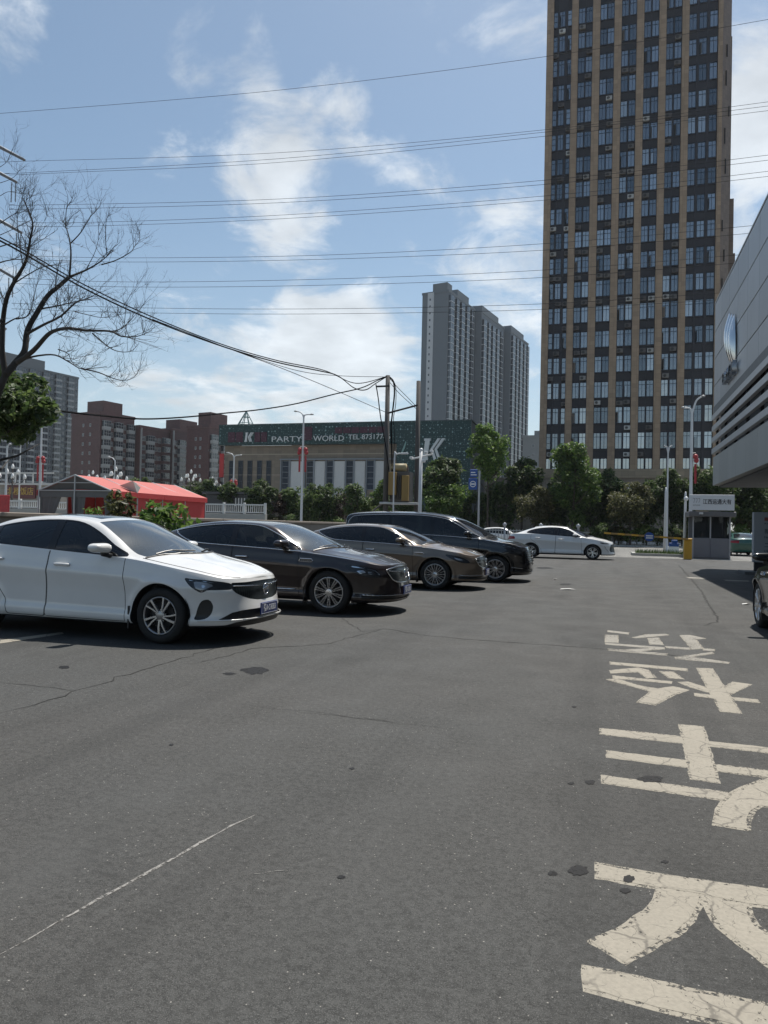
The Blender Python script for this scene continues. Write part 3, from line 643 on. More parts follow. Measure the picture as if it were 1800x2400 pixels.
# grey slab at the left behind the bare tree
c=AY(172,1215,300); e=RM@Vector((0,1,0))
st=Vector((c.x,300,0))-e*84
cols=[]
for k in range(12): cols+= [(1+k*7,3.4,'b'),(4.8+k*7,.45,'v'),(5.6+k*7,1.8,'w')]
flats('grey_slab_block','broad dark grey apartment slab with glazed balconies behind the bare tree',tuple(st),14,84.5,71,2.95,(.10,.115,.125),(.20,.21,.215),cols,gable_win=False,roofbox=((40,66,4.2),),stuff=True,band=True)
c=AY(1262,1010,240)
flats('hip_roofed_block','small grey block with tiled roof just visible between the tower blocks and office tower',(c.x+4,240,0),9,12,31,3,(.2,.21,.21),(.3,.3,.3),[(1,3,'b')],gable_win=(-6,-3),roofbox=((1,9,1.6),),stuff=True,rot=0)
# restaurant behind the marquee with red name board
r=AY(17,1168,95); r1=AY(86,1137,95); bw=r1.x-r.x; z0_,z1_=r.z,r1.z
root=thing('restaurant_building','low restaurant with dark red name board and gold characters behind the grey marquee','building',(r.x,95,0))
MB().box(-16,9,0,12,0,6.6).build('wall',tile_mat('restaurant_wall',(.20,.185,.165),1.2,.6,.7),root)
MB().bevbox(0,bw,-.3,0.002,z0_,z1_,.05).build('name_board',plain('board_red',(.09,.02,.02),.5,var=.25),root)
lettering('北楼饭店',bw*.23,plain('gold_letter',(.42,.28,.06),.4),root,(bw*.5,-.34,(z0_+z1_)/2),(math.pi/2,0,0),depth=.03)
MB().box(-16,9.3,-.6,-.05,6.6,6.9).build('roof_edge',plain('pale_rail',(.42,.42,.41),.6),root)
for k in range(14): MB().box(-15.8+k*1.75,-15.6+k*1.75,-.4,-.25,6.9,8.4).build('roof_post',plain('pale_rail',(.42,.42,.41),.6),root)
MB().box(-16,9.3,-.42,-.22,8.4,8.65).build('roof_rail',plain('pale_rail',(.42,.42,.41),.6),root)
# ---------------------------------------------------------------- showroom on the right
def showroom():
    root=thing('car_showroom','silver panelled showroom with chrome emblem, louvred band and deep overhang','building',(4.19,0,.0994)); root.scale=(.93,.93,.93)
    b=NB('silver_cladding'); v=b.coord('Object',(1,1,.25)); n=b.noise(v,1.2,5,.6); r=b.rand()
    c=b.mix(r,(.30,.31,.325),(.36,.37,.385)); c=b.mix(b.ramp(n,[(.45,0),(.8,.35)]),c,(.22,.225,.23)); b.set(Base_Color=c,Metallic=.55,Roughness=.42); clad=b.m
    b=NB('silver_cladding_low'); v=b.coord('Object',(1,1,.25)); n=b.noise(v,1.2,5,.6); r=b.rand()
    c=b.mix(r,(.33,.335,.32),(.37,.375,.36)); c=b.mix(b.ramp(n,[(.4,0),(.8,.35)]),c,(.25,.25,.235)); b.set(Base_Color=c,Metallic=.2,Roughness=.55); clad2=b.m
    dk=plain('louvre_dark',(.012,.013,.017),.6)
    YF=34.9; Y0=-8
    # structure behind the skin
    MB().box(.45,22,Y0,YF-.05,4.6,11.3).build('core',dk,root)
    rows=[(6.98,7.9),(7.92,9.1),(9.12,10.3),(10.32,11.56)]
    y=YF; ys=[]
    while y>Y0: ys.append((max(y-1.95,Y0),y)); y-=1.96
    for (a,bb) in ys:
        if bb<16: continue
        for (z0,z1) in rows: MB().bevbox(0,.28,a,bb-.012,z0,z1-.012,.008).build('cladding_panel',clad,root)
    for (a,bb) in ys:
        if bb<16: continue
        MB().bevbox(0,.28,a,bb-.006,3.5,4.75,.006).build('fascia_panel',clad2,root)
    m=MB(); m.box(0,.28,Y0,ys[-1][0]+2,6.98,11.56); m.box(0,.28,Y0,15,6.98,11.56); m.box(0,.28,Y0,15,3.5,4.75); m.build('cladding_run',clad,root)
    # louvre blades
    lv=plain('louvre_silver',(.45,.455,.46),.45,.4)
    for k in range(4):
        zt=6.62-.5*k
        m=MB(); m.add([(-.06,15,zt-.22),(-.06,YF+.1,zt-.22),(-.06,YF+.1,zt),(-.06,15,zt),(.06,15,zt-.24),(.06,YF+.1,zt-.24),(.06,YF+.1,zt-.03),(.06,15,zt-.03)],[(0,1,2,3)[::-1],(3,2,6,7)[::-1],(4,5,1,0)[::-1],(1,5,6,2)[::-1],(0,3,7,4)[::-1]]); m.build('louvre',lv,root)
    for yy in np.arange(18,35,2.4): MB().box(.1,.2,yy,yy+.08,4.76,6.6).build('louvre_bracket',dk,root)
    MB().box(-.02,.3,15,YF,6.66,6.97).build('louvre_head',plain('louvre_hood',(.10,.105,.11),.5),root)
    # end wall, soffit, roof edge
    MB().box(.29,22,YF-.04,YF+.02,3.5,11.5).build('end_wall',clad,root)
    for k in range(16):
        yy=YF-.1-k*1.2; MB().box(.30,12,yy-1.18,yy,3.42,3.49).build('soffit_board',plain('soffit_grey',(.10,.105,.115),.6),root)
    MB().box(-.02,22,Y0,YF,11.57,11.63).build('coping',lv,root)
    # recessed ground floor: glazing and columns
    MB().box(6.0,22,Y0,YF-3,0,3.4).build('ground_floor',plain('showroom_wall',(.10,.11,.12),.3),root)
    for yy in (33.5,26,18.5,11): MB().bevbox(5.2,5.7,yy-.5,yy,0,3.42,.03).build('column',plain('column_grey',(.3,.3,.3),.6),root)
    g=facade_glass('showroom_glass',(.03,.04,.05))
    for k in range(12): 
        yy=-6+k*3.1; MB().bevbox(5.9,5.99,yy,yy+3.0,.1,3.3,.02).build('shop_window',g,root)
    # chrome shields and letters standing off the wall
    yc,zc=29.9,8.95
    for k in range(3):
        c=yc+.55-k*.55; m=MB(); n=14; vs=[]
        for i in range(n+1):
            t=i/n; z=zc+1.0-2.0*t; w=.24*(max(.02,math.sin(math.pi*(.06+.92*t)))**.8); sh=-(t-.5)*.3; bl=.20*math.sin(math.pi*t)+.06
            for (dy,dx) in ((-w,-.05),(-w*.55,-bl*.8),(0,-bl),(w*.55,-bl*.8),(w,-.05)): vs.append((dx,c+dy+sh,z-.18*k))
        fs=[]
        for i in range(n):
            for q in range(4): fs.append((i*5+q,i*5+q+1,(i+1)*5+q+1,(i+1)*5+q))
        fs+= [(0,1,2,3,4)[::-1],tuple(n*5+q for q in range(5))]; m.add(vs,fs); o=m.build('emblem_shield',M_CHROME,root,True)
    lettering('BUICK',.62,M_CHROME,root,(-.12,yc,7.45),(math.pi/2,0,-math.pi/2),depth=.08,xs=1.5)
showroom()
# sign board standing by the entrance
c=G(1766,1346); 
sb=thing('direction_sign_board','grey direction board with black lettering on a dark plinth in the showroom shade','sign',(c.x,c.y+.1,0))
gm=plain('board_grey',(.34,.35,.37),.5,var=.08); ink=plain('board_ink',(.03,.03,.035),.6)
MB().bevbox(0,3.2,0,.28,.42,2.18,.015).build('board',gm,sb); MB().box(.06,3.1,.03,.25,.0,.42).build('plinth',M_DARKIN,sb); MB().box(-.35,3.5,-.55,.8,0,.10).build('base_slab',plain('slab_dark',(.10,.10,.10),.8),sb)
for txt,s,z,x in (('新车交车区',.20,1.50,.34),('New Car Delivery',.12,1.30,.34),('二手车置换区',.20,1.02,.34),('Used Car Trade',.12,.82,.34)): lettering(txt,s,ink,sb,(x,-.004,z),(math.pi/2,0,0),align='LEFT',depth=.002)
MB().box(.34,.48,-.006,.0,1.88,2.0).build('logo',plain('logo_red',(.25,.08,.07),.6),sb); lettering('BUICK',.08,ink,sb,(.34,-.004,1.78),(math.pi/2,0,0),align='LEFT',depth=.002)
# ---------------------------------------------------------------- car shells
def pchip(keys):
    xs=np.array([k[0] for k in keys],float); ys=np.array([k[1] for k in keys],float)
    if xs[0]>xs[-1]: xs=xs[::-1]; ys=ys[::-1]
    h=np.diff(xs); d=np.diff(ys)/h; m=np.zeros(len(xs))
    if len(xs)==2: m[:]=d[0]
    else:
        for i in range(1,len(xs)-1):
            if d[i-1]*d[i]>0:
                w1=2*h[i]+h[i-1]; w2=h[i]+2*h[i-1]
                m[i]=(w1+w2)/(w1/d[i-1]+w2/d[i])
        m[0]=d[0]; m[-1]=d[-1]
    def f(x):
        x=np.clip(np.asarray(x,float),xs[0],xs[-1])
        i=np.clip(np.searchsorted(xs,x)-1,0,len(xs)-2)
        t=(x-xs[i])/h[i]
        return ((1+2*t)*(1-t)**2*ys[i]+t*(1-t)**2*h[i]*m[i]+t*t*(3-2*t)*ys[i+1]+t*t*(t-1)*h[i]*m[i+1])
    return f

def car_shell(P, q=1.0):
    """Right half (y<0) of a car body: lower shell grid (ring x level) and upper grid (ring x section)."""
    NF=int(46*q); NS=int(110*q); NR=int(30*q); NV=int(34*q); NSD=int(14*q)+2; NRF=int(22*q)
    zb,zs,zc,zr,yr=[pchip(P[k]) for k in ('zb','zs','zc','zr','yr')]
    wf,nose,tail=[pchip(P[k]) for k in ('wfac','nose','tail')]
    xf,xr,W2=P['xf'],P['xr'],P['W']/2
    cF,cR=P.get('cF',.8),P.get('cR',.55)
    mF,mR=P.get('mF',3.2),P.get('mR',3.6)
    v=np.linspace(0,1,NV+1)
    Lx=np.zeros((NF+NS+NR+1,NV+1)); Ly=Lx*0; Lz=Lx*0
    th=np.linspace(0,math.pi/2,NF+1)[:-1]
    for j,vj in enumerate(v):
        xfj=xf-float(nose(vj)); xrj=xr+float(tail(vj)); w=W2*float(wf(vj))
        a=xf-cF; b=xr+cR
        x1=a+(xfj-a)*np.cos(th); y1=np.sin(th)**(2/mF)
        x2=np.linspace(a,b,NS+1); y2=np.ones(NS+1)
        t2=np.linspace(0,math.pi/2,NR+1)[1:]
        x3=b+(xrj-b)*np.sin(t2); y3=np.cos(t2).clip(0)**(2/mR)
        x=np.concatenate([x1,x2,x3]); y=np.concatenate([y1,y2,y3])
        y=y*w*(1-P.get('barrel',.03)*(x/2.3)**2)
        z=zb(x)+(zs(x)-zb(x))*vj
        Lx[:,j]=x; Ly[:,j]=y; Lz[:,j]=z
    ra=P['ra']
    for wx in (P['wb']/2,-P['wb']/2):
        r=np.hypot(Lx-wx,Lz-P['rw'])
        Ly+=.018*np.exp(-((r-ra-.02)/.05)**2)*(Ly>W2*.7)
    jm=int(NV*.55)
    ds=np.hypot(np.diff(Lx[:,jm]),np.diff(Ly[:,jm])); arc=np.concatenate([[0],np.cumsum(ds)])
    # upper
    xs=Lx[:,-1]; ys=Ly[:,-1]; zss=Lz[:,-1]
    yrr=np.minimum(yr(xs),ys*.955); zrr=np.maximum(zr(xs),zss+.012); zcc=np.maximum(zc(xs),zrr+.004)
    zcc=np.where(ys<1e-4,zss,zcc)
    fall=np.clip(ys/.5,0,1); zrr=zss+(zrr-zss)*fall; zcc=zss+(zcc-zss)*np.clip(ys/.45,0,1)**.8
    sa=np.linspace(0,1,NSD+1); rb=np.linspace(0,1,NRF+1)[1:]
    Ux=np.repeat(xs[:,None],NSD+NRF+1,1); Uy=Ux*0; Uz=Ux*0
    hh=(zrr-zss)
    for k,t in enumerate(sa):
        Uy[:,k]=ys+(yrr-ys)*t+.05*math.sin(math.pi*t)*hh
        Uz[:,k]=zss+hh*t
    for k,t in enumerate(rb):
        Uy[:,NSD+1+k]=yrr*(1-t)
        Uz[:,NSD+1+k]=zrr+(zcc-zrr)*(1-(1-t)**2.2)
    for _ in range(P.get('smooth',3)):
        for A in (Uy,Uz):
            B=A.copy(); B[:,1:-1]=.25*A[:,:-2]+.5*A[:,1:-1]+.25*A[:,2:]
            if A is Uz: B[:,-1]=.5*A[:,-1]+.5*A[:,-2]
            A[:]=B
    for A in (Uy,Uz):      # smooth along the length too
        for _ in range(2):
            A[2:-2,1:]=.25*A[1:-3,1:]+.5*A[2:-2,1:]+.25*A[3:-1,1:]
    Uy[:,-1]=0
    # raised power lines in the bonnet
    if P.get('crease'):
        cx=xs[:,None]; g=np.clip((cx-P['crease'][0])/.25,0,1)*np.clip((xf-.08-cx)/.25,0,1)
        yy=P['crease'][1]-(cx-P['crease'][0])*P['crease'][2]
        Uz+=.012*g*np.exp(-((Uy-yy)/.05)**2)
    Ly=-Ly; Uy=-Uy
    return dict(Lx=Lx,Ly=Ly,Lz=Lz,arc=arc,v=v,Ux=Ux,Uy=Uy,Uz=Uz,NSD=NSD,NRF=NRF)
SECT=[(0,.92),(.08,.975),(.14,.978),(.24,.956),(.45,.962),(.62,.984),(.715,1.0),(.74,.998),(.82,.978),(.93,.958),(1,.935)]
CARS={}
CARS['compact']=dict(xf=2.27,xr=-2.42,W=1.80,wb=2.64,rw=.325,ra=.375,cF=.85,
    zb=[(2.4,.22),(1.9,.20),(1.0,.20),(-1.0,.20),(-1.9,.24),(-2.5,.30)],
    zs=[(2.4,.735),(2.1,.755),(1.7,.835),(1.32,.90),(.85,.965),(-.25,1.025),(-1.1,1.07),(-1.8,1.08),(-2.5,1.02)],
    zc=[(2.4,.75),(2.15,.80),(1.85,.90),(1.40,.995),(1.25,1.045),(.75,1.26),(.25,1.425),(0,1.462),(-.45,1.482),(-1.1,1.435),(-1.6,1.30),(-2.05,1.12),(-2.3,1.08),(-2.5,1.05)],
    zr=[(2.4,.7),(1.32,.905),(.88,.985),(.55,1.20),(.25,1.365),(-.1,1.425),(-.45,1.437),(-1.0,1.395),(-1.5,1.25),(-1.95,1.10),(-2.5,1.0)],
    yr=[(2.4,.3),(1.9,.70),(1.32,.765),(.9,.765),(.55,.70),(.25,.635),(-.4,.605),(-1.0,.60),(-1.6,.635),(-2.0,.71),(-2.5,.5)],
    wfac=SECT,
    nose=[(0,.03),(.15,.0),(.35,.02),(.6,.05),(.85,.07),(1,.10)],
    tail=[(0,.12),(.3,.03),(.6,.0),(.85,.05),(1,.10)],crease=(1.2,.50,.13))
CARS['saloon']=dict(xf=2.45,xr=-2.55,W=1.87,wb=2.85,rw=.345,ra=.39,cF=.9,
    zb=[(2.6,.21),(2.0,.19),(1.0,.20),(-1.0,.20),(-1.9,.24),(-2.7,.32)],
    zs=[(2.6,.745),(2.25,.775),(1.85,.855),(1.42,.915),(.92,.965),(-.3,1.03),(-1.1,1.06),(-1.8,1.06),(-2.7,1.0)],
    zc=[(2.6,.765),(2.3,.81),(1.95,.91),(1.45,1.0),(1.30,1.05),(.85,1.235),(.30,1.415),(0,1.447),(-.5,1.462),(-1.2,1.405),(-1.75,1.26),(-2.15,1.10),(-2.45,1.06),(-2.7,1.02)],
    zr=[(2.6,.7),(1.42,.915),(.92,.985),(.6,1.19),(.30,1.36),(-.05,1.41),(-.5,1.42),(-1.05,1.375),(-1.55,1.25),(-2.05,1.08),(-2.7,1.0)],
    yr=[(2.6,.3),(2.0,.72),(1.42,.79),(.95,.785),(.6,.72),(.3,.655),(-.4,.625),(-1.0,.62),(-1.6,.655),(-2.1,.73),(-2.7,.5)],
    wfac=SECT,
    nose=[(0,.04),(.15,.0),(.35,.01),(.6,.03),(.85,.05),(1,.09)],
    tail=[(0,.12),(.3,.03),(.6,.0),(.85,.05),(1,.10)],crease=(1.3,.55,.12))
CARS['minivan']=dict(xf=2.42,xr=-2.80,W=1.88,wb=3.09,rw=.35,ra=.40,cF=.80,cR=.35,mF=3.4,mR=4.5,
    zb=[(2.6,.22),(2.0,.19),(1.0,.20),(-1.0,.20),(-2.0,.24),(-2.9,.32)],
    zs=[(2.6,.87),(2.3,.90),(1.95,.99),(1.5,1.06),(1.1,1.11),(.2,1.17),(-1.0,1.21),(-2.0,1.23),(-2.9,1.23)],
    zc=[(2.6,.90),(2.3,.96),(1.95,1.06),(1.55,1.135),(1.42,1.18),(1.0,1.42),(.45,1.67),(.15,1.745),(-.6,1.825),(-1.5,1.83),(-2.4,1.785),(-2.62,1.74),(-2.75,1.4),(-2.9,1.25)],
    zr=[(2.6,.8),(1.5,1.07),(1.18,1.13),(.85,1.33),(.45,1.60),(.1,1.705),(-.6,1.765),(-1.6,1.77),(-2.45,1.735),(-2.66,1.66),(-2.76,1.3),(-2.9,1.24)],
    yr=[(2.6,.3),(2.0,.72),(1.5,.80),(1.15,.795),(.8,.74),(.4,.685),(-.5,.665),(-2.2,.67),(-2.6,.68),(-2.9,.7)],
    wfac=SECT,
    nose=[(0,.04),(.15,.0),(.4,.0),(.65,.02),(.85,.05),(1,.10)],
    tail=[(0,.08),(.3,.0),(.6,.0),(1,.02)])
# name: (front wheel contact x, near side y) of the photographed cars, heading +X
# ---------------------------------------------------------------- car builder
class Piece:
    def __init__(s,V,N,A,F): s.V,s.N,s.A,s.F=V,N,A,F
def grid_piece(X,Y,Z,arc,flip):
    P=np.stack([X,Y,Z],-1); du=np.gradient(P,axis=0); dv=np.gradient(P,axis=1)
    n=np.cross(du,dv); l=np.linalg.norm(n,axis=-1,keepdims=True); n=n/np.maximum(l,1e-12)
    if flip: n=-n
    return P,n
def piece_of(P,n,arc,i0,i1,j0,j1,flip):
    P=P[i0:i1,j0:j1]; n=n[i0:i1,j0:j1]; a=np.repeat(arc[i0:i1,None],P.shape[1],1)
    ni,nj=P.shape[:2]; idx=np.arange(ni*nj).reshape(ni,nj)
    q=np.stack([idx[:-1,:-1],idx[1:,:-1],idx[1:,1:],idx[:-1,1:]],-1).reshape(-1,4)
    if flip: q=q[:,::-1]
    return Piece(P.reshape(-1,3).copy(),n.reshape(-1,3).copy(),a.ravel().copy(),[tuple(t) for t in q.tolist()])
def clip(p,f):
    """split a piece along f=0 -> (inside f<0, outside)"""
    inn=[[],[]]; ins=f<0; V=p.V.tolist(); N=p.N.tolist(); A=p.A.tolist(); cut={}
    L=ins.tolist()
    for fc in p.F:
        c=sum(L[i] for i in fc)
        if c==len(fc): inn[0].append(fc); continue
        if c==0: inn[1].append(fc); continue
        a=[];b=[]
        for k,i in enumerate(fc):
            j=fc[(k+1)%len(fc)]
            (a if L[i] else b).append(i)
            if L[i]!=L[j]:
                key=(i,j) if i<j else (j,i)
                m=cut.get(key)
                if m is None:
                    i0,j0=key; t=f[i0]/(f[i0]-f[j0]); t=min(max(float(t),.001),.999)
                    V.append([V[i0][q]+(V[j0][q]-V[i0][q])*t for q in range(3)]); N.append([N[i0][q]+(N[j0][q]-N[i0][q])*t for q in range(3)])
                    A.append(A[i0]+(A[j0]-A[i0])*t); m=len(V)-1; cut[key]=m
                a.append(m); b.append(m)
        if len(a)>2: inn[0].append(tuple(a))
        if len(b)>2: inn[1].append(tuple(b))
    V=np.array(V);N=np.array(N);A=np.array(A)
    return compact(Piece(V,N,A,inn[0])),compact(Piece(V,N,A,inn[1]))
def compact(p):
    if not p.F: return Piece(np.zeros((0,3)),np.zeros((0,3)),np.zeros(0),[])
    used=np.zeros(len(p.V),bool)
    for f in p.F:
        for i in f: used[i]=True
    mp=(np.cumsum(used)-1).tolist()
    return Piece(p.V[used],p.N[used],p.A[used],[tuple(mp[i] for i in f) for f in p.F])
def mirrored(p):
    V=p.V.copy();V[:,1]*=-1;N=p.N.copy();N[:,1]*=-1
    return Piece(V,N,p.A.copy(),[f[::-1] for f in p.F])
def merged(ps):
    V=[];N=[];A=[];F=[];o=0
    for p in ps:
        if len(p.V)==0: continue
        V.append(p.V);N.append(p.N);A.append(p.A);F+= [tuple(i+o for i in f) for f in p.F]; o+=len(p.V)
    if not V: return Piece(np.zeros((0,3)),np.zeros((0,3)),np.zeros(0),[])
    return Piece(np.concatenate(V),np.concatenate(N),np.concatenate(A),F)
def both(p): return merged([p,mirrored(p)])
def shifted(p,d): return Piece(p.V+p.N*d,p.N,p.A,p.F)
def flipped(p): return Piece(p.V,-p.N,p.A,[f[::-1] for f in p.F])
def piece_obj(p,name,mat,parent):
    me=bpy.data.meshes.new(name); me.from_pydata(p.V.tolist(),[],p.F); me.materials.append(mat)
    me.polygons.foreach_set('use_smooth',[True]*len(p.F))
    n=p.N/np.maximum(np.linalg.norm(p.N,axis=1,keepdims=True),1e-9)
    me.update()
    if len(p.V) and len(me.vertices)==len(n): me.normals_split_custom_set_from_vertices(n.tolist())
    return link(name,me,parent)
def sdpoly(px,pz,poly):
    P=np.stack([px,pz],-1); poly=np.array(poly,float); d=np.full(len(P),1e9); s=np.ones(len(P))
    n=len(poly)
    for i in range(n):
        a=poly[i]; b=poly[i-1]; e=b-a; w=P-a
        t=np.clip((w@e)/max(e@e,1e-12),0,1); q=w-t[:,None]*e
        d=np.minimum(d,(q*q).sum(1))
        c1=P[:,1]>=a[1]; c2=P[:,1]<b[1]; c3=e[0]*w[:,1]>e[1]*w[:,0]
        flip=(c1&c2&c3)|(~c1&~c2&~c3); s=np.where(flip,-s,s)
    return s*np.sqrt(d)
def smoothpoly(pts,n=5):
    p=[Vector((a,b,0)) for a,b in pts]; m=len(p); out=[]
    for i in range(m):
        p0,p1,p2,p3=p[i-1],p[i],p[(i+1)%m],p[(i+2)%m]
        for k in range(n):
            t=k/n; q=.5*((2*p1)+(p2-p0)*t+(2*p0-5*p1+4*p2-p3)*t*t+(3*p1-p0-3*p2+p3)*t**3); out.append((q.x,q.y))
    return out
WHEELS={}
def wheel_meshes(style,rw,rr,wid=.205):
    key=(style,rw,rr)
    if key in WHEELS: return WHEELS[key]
    MY=Matrix(((1,0,0,0),(0,0,1,0),(0,1,0,0),(0,0,0,1)))      # lathe axis z -> y
    ty=MB().lathe([(rr-.004,.02),(rr+.004,.004),(rr+.028,-.006),(rw-.055,-.007),(rw-.02,.008),(rw-.004,.028),(rw,.05),(rw,wid-.05),(rw-.004,wid-.028),(rw-.02,wid-.01),(rr,wid-.005)],56,MY).mesh('tyre',M_RUBBER,True)
    alloy=plain('alloy_bright',(.56,.56,.56),.28,.9,var=.05); dark=plain('alloy_dark',(.05,.05,.055),.35,.6)
    rim=MB().lathe([(rr-.002,.010),(rr-.004,.004),(rr-.014,.004),(rr-.022,.016),(rr-.03,.06),(rr-.035,.17)],56,MY).mesh('rim',alloy if style!='five_twin' else plain('alloy_grey',(.3,.3,.31),.3,.9),True)
    hub=MB(); hub.lathe([(.02,.105),(rr-.03,.11),(rr-.03,.13)],32,MY); hub.lathe([(.02,.07),(.15,.07),(.15,.09)],32,MY)
    hub=hub.mesh('wheel',plain('brake_metal',(.025,.025,.026),.6,.3),False)
    sp=MB()
    def bar(a0,a1,r0,r1,w0,w1,y0,y1,th=.03):
        p=[]
        for a,r,w,y in ((a0,r0,w0,y0),(a0*.45+a1*.55,(r0+r1)/2,(w0*.55+w1*.45),(y0+y1)/2-.003),(a1,r1,w1,y1)):
            c=Vector((r*math.cos(a),y,r*math.sin(a))); t=Vector((-math.sin(a),0,math.cos(a)))
            p.append((c,t,w))
        vs=[];fs=[]
        for c,t,w in p:
            vs+=[c-t*w/2,c-t*w*.36+Vector((0,-.006,0)),c+t*w*.36+Vector((0,-.006,0)),c+t*w/2,c+t*w/2+Vector((0,th,0)),c-t*w/2+Vector((0,th,0))]
        for k in range(2):
            for q in range(6):
                q2=(q+1)%6; fs.append((k*6+q,(k+1)*6+q,(k+1)*6+q2,k*6+q2))
        return vs,fs
    spokes=[]
    if style=='five_twin': nsp=5
    elif style=='multi': nsp=10
    elif style=='ten_fine': nsp=10
    else: nsp=5
    m=MB()
    if style=='five_twin':
        m.add(*bar(-.10,-.02,.045,rr-.012,.022,.034,.012,.006)); m.add(*bar(.24,.42,.045,rr-.012,.02,.026,.014,.010))
    elif style=='multi':
        m.add(*bar(-.12,-.085,.05,rr-.012,.013,.022,.018,.006)); m.add(*bar(.12,.085,.05,rr-.012,.013,.022,.018,.006))
    elif style=='ten_fine':
        m.add(*bar(0,0,.05,rr-.012,.02,.026,.016,.006)); m.add(*bar(.31,.31,.05,rr-.012,.008,.012,.022,.012))
    else:
        m.add(*bar(-.14,-.20,.04,rr-.012,.03,.045,.016,.006)); m.add(*bar(.14,.20,.04,rr-.012,.03,.045,.016,.006))
    sm=m.mesh('spoke',alloy,35)
    cap=MB().lathe([(.001,.006),(.03,.007),(.055,.014),(.06,.04)],24,MY)
    for k in range(5):
        a=k*2*math.pi/5+.3; cap.lathe([(.001,.012),(.009,.012),(.011,.04)],8,Matrix.Translation((.066*math.cos(a),.01,.066*math.sin(a)))@MY)
    capm=cap.mesh('hub_cap',alloy if style!='five_twin' else plain('alloy_grey',(.3,.3,.31),.3,.9),40)
    WHEELS[key]=(ty,rim,hub,sm,nsp,capm); return WHEELS[key]
def make_wheel(parent,loc,left,style,rw,rr,ang=0,steer=0):
    ty,rim,hub,sm,nsp,cap=wheel_meshes(style,rw,rr)
    w=link('wheel',hub,parent,loc,(0,0,(math.pi if left else 0)+steer))
    link('tyre',ty,w); link('rim',rim,w); link('hub_cap',cap,w)
    for k in range(nsp): link('spoke',sm,w,None,(0,ang+2*math.pi*k/nsp,0))
    return w
def seat_mesh():
    if 'seat' in MATS: return MATS['seat']
    m=MB()
    m.bevbox(-.25,.27,-.25,.25,.28,.45,.05)
    # reclined back and headrest
    def sl(x0,x1,hw,z0,z1,dx,b):
        n=len(m.v); m.bevbox(x0,x1,-hw,hw,z0,z1,b)
        for i in range(n,len(m.v)):
            x,y,z=m.v[i]; m.v[i]=(x-(z-.42)*dx,y,z)
    sl(-.26,-.10,.24,.40,.98,.28,.05); sl(-.22,-.12,.13,1.0,1.17,.28,.035)
    me=m.mesh('seat',plain('seat_leather',(.03,.028,.026),.6),40); MATS['seat']=me; return me
